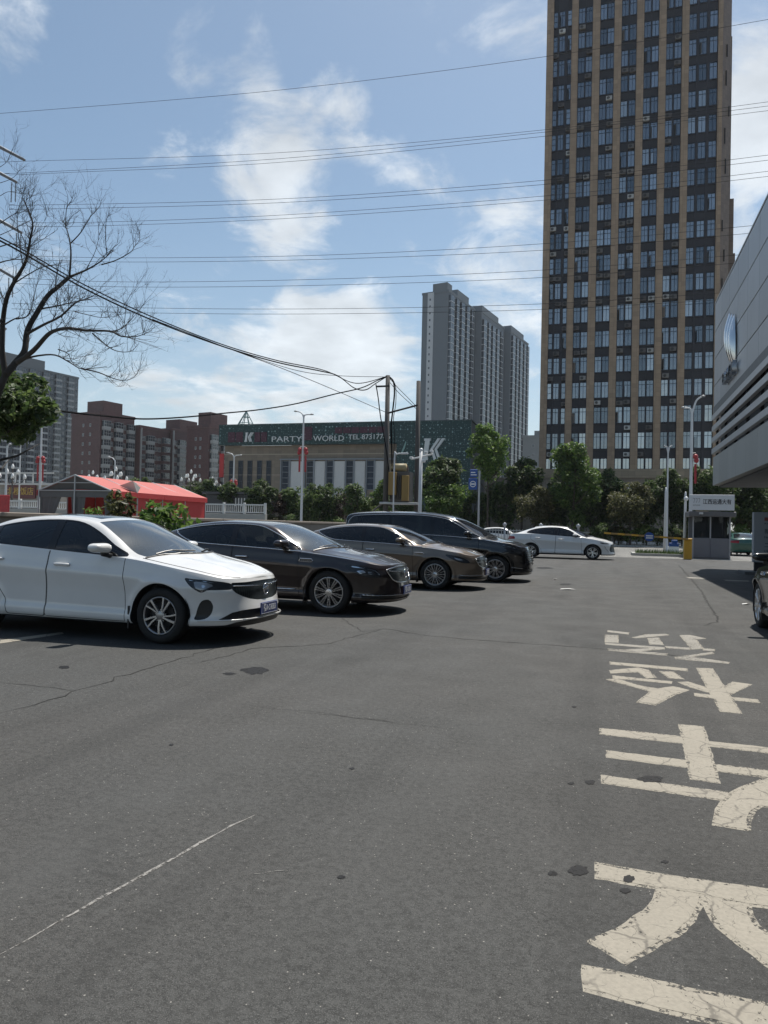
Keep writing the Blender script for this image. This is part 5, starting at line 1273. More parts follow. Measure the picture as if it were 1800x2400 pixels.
# ---------------------------------------------------------------- trees and shrubs
def leaf_mat(name,c1,c2,c3):
    b=NB(name); gi=b.N.new('ShaderNodeNewGeometry'); r=gi.outputs['Random Per Island']
    oi=b.rand(); c=b.ramp(r,[(0,c1),(.55,c2),(1,c3)])
    hs=b.N.new('ShaderNodeHueSaturation'); b.link(c,hs.inputs['Color']); b.link(b.ramp(oi,[(0,.78),(1,1.15)]),hs.inputs['Value']); hs.inputs['Saturation'].default_value=.95
    b.set(Base_Color=hs.outputs[0],Roughness=.5,Specular_IOR_Level=.35)
    t=b.N.new('ShaderNodeBsdfTranslucent'); b.link(hs.outputs[0],t.inputs[0]); mx=b.N.new('ShaderNodeMixShader'); mx.inputs[0].default_value=.5
    b.link(b.b.outputs[0],mx.inputs[1]); b.link(t.outputs[0],mx.inputs[2]); b.link(mx.outputs[0],b.out.inputs[0]); return b.m
L_DARK=leaf_mat('leaf_dark',(.026,.052,.016),(.062,.105,.028),(.13,.18,.05))
L_MID=leaf_mat('leaf_mid',(.04,.09,.016),(.095,.175,.028),(.19,.28,.055))
L_OLIVE=leaf_mat('leaf_olive',(.045,.05,.018),(.095,.10,.034),(.16,.16,.06))
L_RED=leaf_mat('leaf_red',(.05,.03,.024),(.085,.055,.04),(.11,.08,.05))
L_LIGHT=leaf_mat('leaf_light',(.07,.10,.025),(.11,.16,.04),(.17,.22,.06))
BARK=plain('bark',(.06,.048,.038),.9,var=.35,scale=5,bump=.5,bscale=25)
BARK2=plain('bark_dark',(.026,.023,.020),.9,var=.35,scale=6,bump=.5,bscale=25)
CROWN={}
def crown(key,mat,n,leaf,seed,asp=1.0,clumps=46):
    """unit crown (radius 1, height 2): leaves gathered on clumps, gaps between them"""
    asp=round(asp*5)/5; k=(key,mat.name,n,leaf,asp)
    if k in CROWN: return CROWN[k]
    rs=np.random.RandomState(seed); C=[]
    while len(C)<clumps:
        p=rs.uniform(-1,1,3)
        l=np.linalg.norm(p)
        if l<1 and (l>.35 or rs.rand()<.3): C.append(p*rs.uniform(.75,1.0))
    C=np.array(C); rad=rs.uniform(.16,.36,clumps)
    ci=rs.randint(0,clumps,n); d=rs.normal(size=(n,3)); d/=np.linalg.norm(d,axis=1,keepdims=True)
    d[:,2]=np.where(rs.rand(n)<.5,abs(d[:,2]),d[:,2])
    P=C[ci]*np.array([1,1,asp])+d*(rad[ci]*rs.uniform(.35,1.1,n)**.6)[:,None]*np.array([1,1,asp**.5])
    # leaf planes: face out and up with scatter
    N=d*.7+rs.normal(size=(n,3))*.55+np.array([0,0,.5]); N/=np.linalg.norm(N,axis=1,keepdims=True)
    T=np.cross(N,rs.normal(size=(n,3))); T/=np.linalg.norm(T,axis=1,keepdims=True); B=np.cross(N,T)
    s=(leaf*rs.uniform(.6,1.35,n))[:,None]
    a=P-T*s; b_=P+B*s*.45+N*s*.1; c=P+T*s; e=P-B*s*.45+N*s*.1
    V=np.stack([a,b_,c,e],1).reshape(-1,3); F=np.arange(4*n).reshape(-1,4)
    me=bpy.data.meshes.new('crown'); me.from_pydata(V.tolist(),[],F.tolist()); me.materials.append(mat); me.update()
    CROWN[k]=me; return me
def tree(name,label,px,top,bot,wpx,Y,mat,key=0,group=None,trunk=.35,cat='tree',n=5200,leaf=.085,bark=BARK,ground=0.12,seed=None):
    """tree standing at depth Y: px = crown centre, top/bot = crown in photo pixels, wpx = crown width"""
    a=AY(px,top,Y); b=AY(px,bot,Y); h=a.z-b.z; w=(AY(px+wpx/2,top,Y)-AY(px-wpx/2,top,Y)).x
    root=thing(name,label,cat,((a.x+b.x)/2,Y,ground),rng.uniform(0,6.28),group)
    zc=(a.z+b.z)/2-ground
    c=link('crown',crown(key,mat,n,leaf,11+key*7,h/w),root,(0,0,zc)); c.scale=(w/2,w/2,w/2)
    m=MB(); r=max(.05,w*.028)
    m.tube(spline([(0,0,-.3),(rng.uniform(-.1,.1),0,zc*.5),(rng.uniform(-.2,.2),.1,zc+h*.2)],4),[r*1.5]+[r*(1-.07*k) for k in range(8)],7)
    for k in range(7):
        an=k*2.4; z0=zc*rng.uniform(.55,.95); e=Vector((math.cos(an)*w*.36,math.sin(an)*w*.36,z0+h*rng.uniform(.1,.35)))
        m.tube([(0,0,z0),(e.x*.5,e.y*.5,z0+(e.z-z0)*.35),tuple(e)],[r*.5,r*.35,r*.12],5)
    m.build('trunk',bark,root,True); return root
YT=70.5
tree('street_tree','tall narrow leafy tree beside the blue road sign, reaching above the green hall',1146,985,1150,98,YT,L_MID,1,n=7000,leaf=.075)
tree('street_tree','tallest bright green tree in front of the office tower',1345,1022,1235,132,YT-1.2,L_MID,2,n=9000,leaf=.07)
tree('street_tree','round olive bush tree in front of the office tower beyond the barrier arm',1478,1128,1240,124,YT-1.4,L_OLIVE,3,n=7000,leaf=.06)
tree('street_tree','dark green tree behind the slim white pole, before the tower podium',1565,1095,1225,112,YT+1.5,L_DARK,4,n=6500,leaf=.07)
for k,(x,t,bt,w,mt) in enumerate(((1680,1095,1260,110,L_DARK),(1770,1110,1255,110,L_DARK),(1640,1080,1230,90,L_DARK),(1745,1150,1262,70,L_OLIVE),(1800,1130,1262,90,L_OLIVE))):
    tree('street_tree','leafy tree growing behind the guard booth under the showroom overhang',x,t,bt,w,YT-1+k*1.0,mt,(k%4)+1,group='trees behind the guard booth',n=5200)
tree('street_tree','olive brown leafy tree left of the tallest bright green tree',1252,1130,1240,105,YT-1.5,L_OLIVE,3,n=6000,leaf=.06)
tree('street_tree','dark tree in the gap behind the olive brown tree',1225,1070,1200,110,YT+4,L_DARK,1)
tree('street_tree','dark tree filling the gap behind the round olive bush tree',1420,1095,1215,100,YT+4,L_DARK,4)
for k,(x,t,w) in enumerate(((1110,1150,90),(1185,1120,110),(1290,1115,120),(1385,1125,110),(1440,1120,100),(1510,1125,110),(1600,1115,110),(1660,1110,110),(1730,1100,120),(1800,1100,110))):
    tree('street_tree','dark leafy tree in the dense belt against the tower podium',x,t,1262,w,YT+3+(k%2)*1.2,L_DARK,(k%4)+1,group='dense belt of trees against the tower podium',n=4200,leaf=.09)
tree('street_tree','dark rounded tree behind the white camera pole, covering the foot of the large K',1030,1072,1195,125,YT+1,L_DARK,2,n=7000)
tree('street_tree','yellowish green bush tree in front of the dark tree at the camera pole',1045,1125,1225,115,YT-1,L_MID,5,n=7000,leaf=.065)
hd=[(610,1122,1205,62,L_DARK),(655,1150,1215,40,L_RED),(690,1142,1220,75,L_DARK),(735,1135,1225,60,L_DARK),(770,1130,1225,64,L_DARK),(798,1152,1228,44,L_RED),(835,1128,1225,62,L_DARK),(868,1165,1222,54,L_LIGHT),(900,1118,1220,56,L_MID),(940,1150,1215,48,L_DARK),(535,1130,1180,48,L_DARK),(570,1140,1190,40,L_DARK),(960,1165,1222,50,L_DARK)]
for k,(x,t,bt,w,mt) in enumerate(hd):
    lab={L_DARK.name:'dark clipped street tree in the row before the hall windows',L_RED.name:'reddish brown bush in the tree row before the hall',L_LIGHT.name:'light green bush in the tree row near the transformer poles',L_MID.name:'mid green tree at the foot of the transformer poles'}[mt.name]
    tree('hedge_tree',lab,x,t,bt+8,w*1.12,YT-1.5+(k%3)*1.3,mt,(k%5)+1,group={L_DARK.name:'dark trees in the row before the hall',L_RED.name:'reddish bushes before the hall'}.get(mt.name),n=4200,leaf=.09)
for k,(x,t,w) in enumerate(((1410,1226,60),(1450,1230,50),(1515,1226,70),(1570,1228,60),(1395,1236,40),(1470,1238,60),(1540,1238,60),(1610,1232,60),(1735,1228,50),(700,1205,60),(640,1208,50),(780,1212,50))):
    tree('clipped_shrub','low rounded shrub in the planting strip along the far kerb',x,t,1272 if x>1300 else 1240,w,69.0+(k%3)*.4,(L_DARK,L_OLIVE,L_MID)[k%3],(k%5)+1,group='shrubs along the far kerb',cat='shrub',n=2600,leaf=.10)
# distant trees closing the street ends
for k,(x,t,w) in enumerate(((455,1125,60),(490,1120,50),(330,1118,60),(960,1110,60))):
    tree('background_tree','dark leafy tree standing before the brick flats and restaurant',x,t,1195,w,88+k,L_DARK,(k%5)+1,group='trees before the brick flats',n=3200,leaf=.1)
# leafy shrub with big leaves over the parapet behind the white car
tree('big_leaved_shrub','upright shrub with big drooping leaves rising over the parapet in front of the red marquee',278,1142,1240,66,14.6,L_OLIVE,6,cat='shrub',n=260,leaf=.24,ground=0)
tree('big_leaved_shrub','spreading shrub with big drooping leaves over the parapet between the white and brown cars',388,1172,1268,128,14.0,L_MID,7,cat='shrub',n=330,leaf=.17,ground=0)
tree('big_leaved_shrub','small low leafy shrub at the foot of the grey marquee opening',218,1182,1240,46,15.2,L_MID,8,cat='shrub',n=150,leaf=.22,ground=0)
# leafy tree at the left edge
tree('leafy_tree','dense green leafy tree under the bare tree at the edge of the lot',-10,862,1030,225,17,L_DARK,5,n=9000,leaf=.07,ground=0,bark=BARK2)
# ---- the bare tree: traced limbs at true depth, grown twigs
def bare_tree():
    D=15.5; z5=lambda x,y:(x/2.95,300+y/2.95)
    base=AY(-45,1215,D)
    root=thing('bare_tree','leafless tree with spreading dark branches rising behind the white car','tree',(base.x,D,0))
    r2=random.Random(5); off=Vector((base.x,D,0))
    def W3(x,y,dep): return AY(*z5(x,y),D+dep)-off
    limbs=[([(-140,2800),(-110,2300),(-50,1950),(40,1700)],.17,.13,0,0),
     ([(40,1720),(15,1550),(15,1400),(40,1200),(90,1080),(160,960),(190,880),(210,760),(225,650),(165,500)],.13,.02,0,-.8),
     ([(45,1700),(110,1620),(170,1540),(190,1400),(260,1270),(330,1160),(400,1100),(480,1030)],.15,.075,0,.9),
     ([(480,1030),(490,900),(485,790),(455,680),(430,640)],.05,.012,.9,1.2),
     ([(485,800),(560,720),(620,620),(690,540),(700,480)],.03,.006,1.1,1.6),
     ([(455,690),(460,560),(500,490),(510,430)],.022,.005,1.1,.9),([(460,560),(470,480),(450,420)],.014,.004,1.0,.9),
     ([(480,1030),(600,980),(700,920),(790,840)],.06,.012,.9,2.0),([(700,945),(800,915),(900,860),(930,820),(965,770),(965,700)],.03,.005,1.6,2.4),([(925,830),(915,740),(905,680)],.014,.004,2.2,2.2),
     ([(740,880),(730,760),(735,640),(760,590)],.02,.005,1.6,1.4),([(600,970),(660,850),(690,720)],.02,.005,1.3,1.0),([(790,840),(720,870)],.01,.004,1.8,1.8),
     ([(190,1420),(300,1360),(420,1300),(520,1210),(600,1180),(700,1130)],.07,.01,.2,-1.0),([(280,1250),(400,1230),(480,1210),(560,1190)],.04,.01,.6,.2),([(520,1270),(600,1290),(700,1310),(800,1300),(830,1270)],.02,.004,-.4,-.9),
     ([(120,1620),(230,1540),(330,1430),(400,1395),(480,1385),(600,1400),(760,1405),(840,1440),(950,1440),(1050,1400)],.11,.006,0,-1.6),([(640,1420),(720,1490),(800,1540),(900,1545),(960,1490)],.03,.005,-1.0,-1.7),([(760,1405),(830,1390),(920,1310),(1020,1180)],.025,.004,-1.0,-.8),
     ([(860,1350),(880,1200),(920,1130)],.014,.003,-1.1,-1.0),([(1000,1430),(980,1330),(1060,1350)],.012,.003,-1.5,-1.4),
     ([(160,1600),(260,1575),(380,1570),(480,1620),(560,1665),(650,1660),(740,1650)],.05,.008,.1,1.2),([(400,1530),(470,1560),(500,1620),(570,1660)],.022,.01,.5,.9),([(570,1665),(680,1690),(780,1730),(860,1745),(940,1710),(985,1580)],.035,.004,.9,1.5),([(560,1660),(640,1710),(700,1760)],.016,.004,.9,1.1),([(740,1710),(820,1785),(870,1770)],.012,.003,1.2,1.3),([(830,1730),(880,1680)],.012,.003,1.3,1.3),
     ([(20,1370),(-40,1250),(-80,1100)],.05,.02,-.2,-1),([(0,1380),(100,1320),(200,1290),(250,1100),(270,1020)],.04,.006,0,.8),([(90,1080),(200,1010),(300,960),(400,950),(480,1000)],.03,.006,-.3,-.9),([(0,930),(60,915),(150,910),(250,960),(330,990)],.03,.006,-.5,-1.2),([(0,820),(90,800),(180,830),(280,780),(400,700)],.028,.005,-.4,.4),([(0,660),(90,600),(160,580),(250,570)],.02,.004,-.3,.2),([(0,740),(110,690),(200,640)],.018,.004,-.5,-.3),([(160,960),(130,760),(120,600),(160,480)],.025,.005,-.6,-.9),([(225,650),(190,580),(180,500),(210,480)],.012,.003,-.8,-.7),([(210,760),(270,700),(340,590)],.015,.003,-.8,-.4),
     ([(0,270),(50,230),(80,160)],.014,.003,.2,.3),([(0,380),(80,350),(130,300),(140,240)],.014,.003,.2,.4),([(0,470),(60,440),(150,450),(175,390)],.014,.003,.2,.4)]
    branches=[]
    for pts,r0,r1,d0,d1 in limbs:
        n=len(pts); P=[W3(x,y,d0+(d1-d0)*i/(n-1)) for i,(x,y) in enumerate(pts)]
        r0*=.66; r1*=.66
        S=spline(P,4); R_=[r0+(r1-r0)*(i/(len(S)-1))**.8 for i in range(len(S))]
        branches.append((S,R_))
        m=MB(); m.tube(S,R_,8 if r0>.05 else 5); m.build('trunk' if r0>.1 and pts[0][0]<-100 else 'branch',BARK2,root,True)
    tw=MB()
    def grow(p,d,L,r,depth):
        n=5; pts=[p]; q=p.copy(); dd=d.copy()
        for i in range(n):
            dd=(dd+Vector((r2.gauss(0,.16),r2.gauss(0,.16),r2.gauss(.05,.13)))).normalized(); q=q+dd*(L/n); pts.append(q.copy())
        tw.tube(pts,[r*(1-.8*i/n) for i in range(n+1)],3,False)
        if depth>0:
            for k in range(r2.randint(2,4)):
                i=r2.randint(1,n); a=(dd+Vector((r2.gauss(0,.6),r2.gauss(0,.6),r2.gauss(.25,.4)))).normalized()
                grow(pts[i],a,L*r2.uniform(.4,.7),r*.6,depth-1)
    for S,R_ in branches:
        if R_[0]>.1: continue
        tot=sum((S[i+1]-S[i]).length for i in range(len(S)-1)); k=max(3,int(tot*7.5))
        for _ in range(k):
            i=r2.randint(len(S)//4,len(S)-2); t=(S[i+1]-S[i]).normalized()
            d=(t*.8+Vector((r2.gauss(0,.5),r2.gauss(0,.6),r2.gauss(.35,.45)))).normalized()
            grow(S[i],d,r2.uniform(.3,.85),max(.005,min(.010,R_[i]*.6)),2 if r2.random()<.5 else 1)
    o=tw.build('twigs',BARK2,root); o['kind']='stuff'
bare_tree()
# ---------------------------------------------------------------- street furniture, poles, wires
M_LAMPW=plain('lamp_white',(.55,.56,.57),.4,var=.06); M_CONC=plain('pole_concrete',(.085,.08,.075),.9,var=.2,scale=4,bump=.3)
M_REDL=plain('lantern_red',(.32,.02,.025),.5); M_CABLE=plain('cable_black',(.008,.008,.009),1.0,spec=.05); M_WIRE=plain('wire_grey',(.02,.021,.023),1.0,spec=.03)
def base_at(px,py,Y,z=0):
    p=AY(px,py,Y); return p
def street_lamp(label,px,ytop,Y,arms,lantern=None,r=.09,group=None,base=0,sides=(-1,1)):
    """arms: list of (dx metres, dz metres) of the lamp heads from the mast top; lantern: (y pixel range)"""
    p=AY(px,ytop,Y); root=thing('street_lamp',label,'street lamp',(p.x,Y,base),0,group); h=p.z-base
    m=MB(); m.tube([(0,0,0),(0,0,h*.5),(0,0,h)],[r*1.35,r*1.1,r*.8],10); m.lathe([(r*2.2,0),(r*2.2,.06),(r*1.6,.12),(r*1.4,.9),(r*1.1,.95)],10); m.build('mast',M_LAMPW,root,40)
    for dx,dz in arms:
        s=1 if dx>0 else -1; a=MB(); a.tube(spline([(0,0,h-.5),(s*.08,0,h-.1),(dx*.35,0,h+dz*.65),(dx*.8,0,h+dz)],4),r*.62,7); ao=a.build('arm',M_LAMPW,root,True)
        hd=MB(); x0,x1=sorted((dx*.72,dx*1.12)); hd.sphere(((x0+x1)/2,0,h+dz+.02),1,12,8,((x1-x0)/2,.16,.085)); hd.build('lamp_head',plain('lamp_head_grey',(.32,.33,.34),.4),ao,True)
    if lantern:
        for zz,hh in lantern:
            for s in sides:
                l=MB(); 
                for q in range(2): l.sphere((s*(.32+.06*q),-.03,zz-.3*q),1,12,8,(.2,.2,.22))
                l.build('lantern',M_REDL,root,True); MB().tube([(0,0,zz+.3),(s*.32,0,zz+.32)],.02,4).build('lantern_bracket',M_LAMPW,root); MB().box(s*.32-.09,s*.32+.09,-.05,.0,zz-hh,zz-.6).build('tassel',M_REDL,root)
    return root
street_lamp('tall white two-armed street lamp with red lanterns in front of the dotted green fascia',712,972,66,[(-.95,.35),(.95,.0)],[(8.7,2.2)],.10)
street_lamp('smaller white two-armed street lamp with red lanterns left of the hall windows',549,1068,80,[(-1.0,.35),(.95,.05)],[(6.4,2.0)],.09)
street_lamp('white street lamp with one long arm and red lanterns behind the grey marquee',98,998,60,[(1.6,.3)],[(7.4,2.3)],.10)
street_lamp('white street lamp with a stub arm beside the red name board',17,1045,58,[(.4,.15)],None,.09)
street_lamp('thin white street lamp mast before the dark grey slab',50,990,75,[(.3,.1)],None,.07)
street_lamp('white curved-arm street lamp rising over the red marquee ridge',270,1078,74,[(-1.0,.35)],None,.09)
street_lamp('tall white two-armed street lamp with red banner behind the guard booth',1622,958,64,[(-.75,.1),(.9,1.0)],[(7.6,2.2)],.11,sides=(1,))
street_lamp('slim white camera pole with a red band beside the slip lane',1566,1048,56,[(-.25,.05),(.25,.05)],None,.055)
# globe chandeliers on the bridge
def globes(px,py,Y,n,label):
    p=AY(px,py,Y); root=thing('globe_lamp_post',label,'street lamp',(p.x,Y,0),0,'ornamental globe lamps along the embankment'); h=p.z
    m=MB(); m.tube([(0,0,0),(0,0,h)],[.12,.06],8); m.build('post',plain('lamp_bronze',(.07,.06,.055),.6),root)
    gl=plain('milk_glass',(.75,.75,.73),.35)
    for k in range(n):
        a=k*2*math.pi/n; rr=1.25 if k%2 else .75; zz=h-1.1+(.5 if k%2==0 else 0)
        MB().tube(spline([(0,0,h-1.8),(rr*.6*math.cos(a),rr*.6*math.sin(a),h-1.9),(rr*math.cos(a),rr*math.sin(a),zz-.2)],4),.03,5).build('arm',plain('lamp_bronze',(.07,.06,.055),.6),root)
        g=MB(); g.lathe([(.02,-.22),(.12,-.2),(.17,-.05),(.14,.12),(.05,.3),(.005,.36)],10,Matrix.Translation((rr*math.cos(a),rr*math.sin(a),zz))); g.build('globe',gl,root,True)
    g=MB(); g.lathe([(.02,-.22),(.12,-.2),(.17,-.05),(.14,.12),(.05,.3),(.005,.36)],10,Matrix.Translation((0,0,h))); g.build('globe',gl,root,True)
for (x,y,Y,lb) in ((30,1094,66,'beside the red restaurant name board'),(218,1108,84,'over the marquee front roof'),(272,1100,74,'next to the curved-arm street lamp'),(448,1106,86,'over the far end of the marquee'),(498,1122,98,'next to the green hall corner')): globes(x,y,Y,8,'bronze lamp post with a cluster of white globes '+lb)
# ---- twin pole transformer
PA=AY(911,880,44); PB=AY(981,893,44.8)
root=thing('transformer_pole_pair','pair of concrete utility poles carrying a brown transformer behind the black minivan','utility pole',(PA.x,44,0))
m=MB(); m.tube([(0,0,0),(-.05,0,PA.z)],[.19,.145],12); m.build('pole',M_CONC,root,True)
bx=PB.x-PA.x; m=MB(); m.tube([(bx+.05,.8,0),(bx,.8,PB.z)],[.18,.135],12); m.build('pole',plain('pole_concrete_dark',(.07,.064,.06),.9,bump=.3),root,True)
zt=AY(930,1088,44).z; zb=AY(930,1172,44).z; zp=AY(930,1178,44).z
MB().bevbox(-.3,bx+.35,-.45,.6,zp-.12,zp+.02,.02).build('platform',M_STEEL,root)
tm=plain('transformer_brown',(.085,.075,.065),.6); om=plain('transformer_ochre',(.24,.15,.04),.6,var=.2)
MB().bevbox(.35,bx-.12,-.35,.55,zp+.02,zt-.5,.04).build('transformer_tank',tm,root)
for k in range(9): MB().box(.40+k*.13,.45+k*.13,-.55,-.352,zp+.2,zt-.75).build('cooling_fin',tm,root)
MB().bevbox(.36,.86,-.75,-.56,zp+.45,zt-.55,.02).build('junction_box',om,root); MB().bevbox(1.22,bx-.10,-.75,-.56,zp+.1,zt-.75,.02).build('junction_box',om,root)
m=MB(); m.tube([(.35,-.1,zt-.22),(bx*.75,-.1,zt-.22)],[.25,.25],12); m.build('conservator',plain('conservator_tan',(.30,.25,.14),.6),root,True)
for k in range(3): m=MB(); m.lathe([(.05,0),(.09,.06),(.05,.12),(.09,.18),(.05,.24),(.03,.4)],8,Matrix.Translation((.55+.4*k,.1,zt-.5))); m.build('bushing',plain('porcelain_brown',(.12,.07,.05),.3),root,True)
zx=AY(930,963,44).z
m=MB(); m.tube([(0,-.1,zx-.15),(bx,.7,zx+.45)],.06,6); m.build('cross_arm',M_DARKIN,root)
MB().box(-.75,.1,-.16,-.06,PA.z-.75,PA.z-.65).build('bracket',M_DARKIN,root)
for s in (-1,1): m=MB(); m.tube([(s*.2,-.1,zp-.1),(s*.75,-.1,zp-.5),(s*.8,-.1,.2)],[.07,.07,.09],6); m.build('strut',M_CONC,root)
# camera pole in front
p=AY(987,1055,43); root=thing('camera_pole','white camera pole with a cross arm and several cameras before the large K','pole',(p.x,43,0))
m=MB(); m.tube([(0,0,0),(0,0,p.z)],[.13,.10],10); m.sphere((0,0,p.z),.13,10,6); m.build('mast',M_LAMPW,root,True)
MB().tube([(-.6,0,p.z-.55),(.75,0,p.z-.25)],.05,6).build('arm',M_LAMPW,root)
for x,z in ((-.55,-.5),(.35,-.18),(.7,-.1),(.2,-.7)): m=MB(); m.bevbox(x-.09,x+.09,-.34,.0,p.z+z-.06,p.z+z+.08,.02); m.build('camera',M_LAMPW,root)
p=AY(925,1063,42.5); root=thing('small_lamp_pole','thin white pole with a bent lamp arm beside the transformer','pole',(p.x,42.5,0))
m=MB(); m.tube(spline([(0,0,0),(0,0,p.z-.4),(.12,0,p.z-.05),(.5,0,p.z)],5),.045,7); m.build('mast',M_LAMPW,root,True); m=MB(); m.bevbox(.4,.85,-.08,.08,p.z-.05,p.z+.05,.02); m.build('lamp_head',M_LAMPW,root)
# blue road sign
p=AY(1108,1100,60); q=AY(1108,1152,60); root=thing('road_sign','blue road direction sign on a grey pole beside the tall narrow tree','sign',(p.x,60,0))
MB().tube([(.55,.1,0),(.55,.1,p.z-.1)],.09,8).build('pole',M_STEEL,root)
sbm=plain('sign_blue',(.012,.06,.24),.5,var=.06)
MB().bevbox(-.22,.42,-.05,.02,q.z+1.2,p.z,.03).build('panel',sbm,root); MB().bevbox(-.32,.42,-.05,.02,q.z+.15,q.z+1.12,.03).build('panel',sbm,root)
sw=plain('sign_white2',(.6,.62,.64),.5)
m=MB(); m.lathe([(.2,0),(.26,0)],20,Matrix.Translation((.05,-.06,q.z+.62))@Matrix.Rotation(R(90),4,'X')); m.build('emblem_ring',sw,root); MB().box(-.12,.22,-.065,-.055,q.z+.56,q.z+.68).build('emblem_bar',sw,root)
for k in range(2): MB().box(-.14,.34-.1*k,-.065,-.055,q.z+1.35+.2*k,q.z+1.43+.2*k).build('lettering_line',sw,root)
# ---- high voltage pylon at the left and its conductors
pp=AY(-130,700,62); root=thing('steel_pylon','tubular steel power pylon with stacked cross arms beyond the bare tree','pylon',(pp.x,62,0))
zts=[]
m=MB(); m.tube([(0,0,0),(0,0,58)],[.9,.35],12); m.build('mast',M_STEEL,root,True)
z5=lambda x,y:(x/2.95,300+y/2.95)
tips=[]
for (x,y,ins) in ((170,222,0),(115,375,175),(150,725,165),(95,1035,175),(40,1390,170)):
    t=AY(*z5(x,y),62); tl=t-Vector((pp.x,62,0)); b0=Vector((0,0,tl.z+abs(tl.x)*.55)); tips.append((t,ins))
    m=MB(); m.tube([b0,tl],[.26,.14],8); m.build('cross_arm',plain('pylon_grey',(.13,.14,.155),.5,.3),root,True)
    if ins:
        L=ins/2.95/F_PX*62
        for dx in (-.55,.0):
            m=MB(); prof=[]; n=14
            for k in range(n): prof+= [(.03,-L*k/n),(.10,-L*(k+.35)/n),(.03,-L*(k+.6)/n)]
            prof.append((.03,-L)); m.lathe(prof,6,Matrix.Translation(tl+Vector((dx,-.1,0)))); m.build('insulator',plain('insulator_glass',(.06,.065,.075),.3),root)
D2=1.0850
def wire(name,label,pts,ys,r,group=None,cat='power line',n=10,mat=None):
    P=[AY(x*D2,y*D2,Y) for (x,y),Y in zip(pts,ys)]; m=MB(); m.tube(spline(P,n),r,4,False); o=m.build(name,mat or M_CABLE); return tag(o,label,cat,group)
HV=[[(-60,248),(0,245),(600,195),(1180,122),(1659,42),(1900,-5)],
 [(-60,352),(60,348),(600,330),(1180,280),(1659,220),(1900,185)],[(20,374),(60,373),(600,343),(1180,285),(1659,229),(1900,195)],[(20,378),(160,372),(600,351),(1180,294),(1659,239),(1900,205)],
 [(30,441),(70,443),(600,430),(1180,389),(1659,335),(1900,300)],[(30,450),(70,452),(600,438),(1180,398),(1659,346),(1900,312)],
 [(40,478),(160,481),(600,465),(1180,423),(1659,370),(1900,338)],[(40,487),(160,489),(600,473),(1180,432),(1659,381),(1900,349)],
 [(40,552),(280,557),(700,551),(1180,526),(1659,484),(1900,455)],[(40,560),(290,566),(700,560),(1180,540),(1659,500),(1900,470)],
 [(25,600),(280,609),(700,603),(1180,583),(1659,545),(1900,520)],[(25,612),(300,620),(700,616),(1180,599),(1659,562),(1900,536)],
 [(25,655),(310,665),(700,667),(1180,656),(1659,625),(1900,600)],[(25,667),(330,676),(700,678),(1180,668),(1659,640),(1900,615)]]
for l in HV: wire('power_line','long thin overhead conductor sagging between pylons across the sky',l,[62+max(0,(x+60))/1960*9 for x,_ in l],.019,'high voltage conductors',mat=M_WIRE)
# telecom cables from the pole to the left
wire('telephone_cable','thick black cable sloping down from the bare tree to the utility pole',[(-200,440),(0,520),(180,622),(330,692),(480,748),(600,783),(690,801),(730,812),(765,838),(790,842),(812,828),(838,812)],[14,18,22,26,30,33,36,38,40,42,43,44],.032,None,'cable')
wire('telephone_cable','upper strand running beside the thick cable to the utility pole',[(-200,432),(0,513),(180,614),(330,685),(480,744),(600,779),(700,800),(770,828),(838,812)],[14,18,22,26,30,33,38,42,44],.025,None,'cable')
wire('telephone_cable','lower black cable looping from the leafy tree across the brick flats to the pole',[(-100,860),(130,888),(220,898),(310,905),(400,901),(480,893),(560,885),(640,872),(720,852),(780,838),(815,822),(838,812)],[17,20,23,26,29,32,35,37,39,41,43,44],.033,None,'cable')
wire('telephone_cable','thin wire dropping from the bare tree past the hall roof to the pole',[(330,690),(500,755),(620,800),(740,850),(832,890)],[26,31,36,40,44],.018,None,'cable')
wire('telephone_cable','thin upper wire joining the pole top from the cable',[(480,748),(640,800),(740,812),(838,814)],[30,36,40,44],.015,None,'cable')
wire('drop_cable','black cable hanging in a loop down the near utility pole',[(812,830),(817,860),(822,900),(830,945),(838,1000),(843,1040)],[43.7]*6,.035,None,'cable')
wire('drop_cable','black cable bundle running down the right of the near utility pole',[(842,815),(850,825),(852,850),(848,890),(845,920),(846,960),(847,1020),(848,1080)],[43.7]*8,.05,None,'cable')
wire('drop_cable','thin black cable down the utility pole beside the bundle',[(842,815),(854,832),(855,870),(850,905),(852,940),(850,1000),(850,1070)],[43.6]*7,.022,None,'cable')
for k in range(2): wire('drop_cable','slack wire slanting between the two utility poles',[(842,818+k*8),(860,838+k*9),(880,858+k*8),(905,884+k*4)],[43.9,44.1,44.4,44.8],.018,'slack wires between the poles','cable')
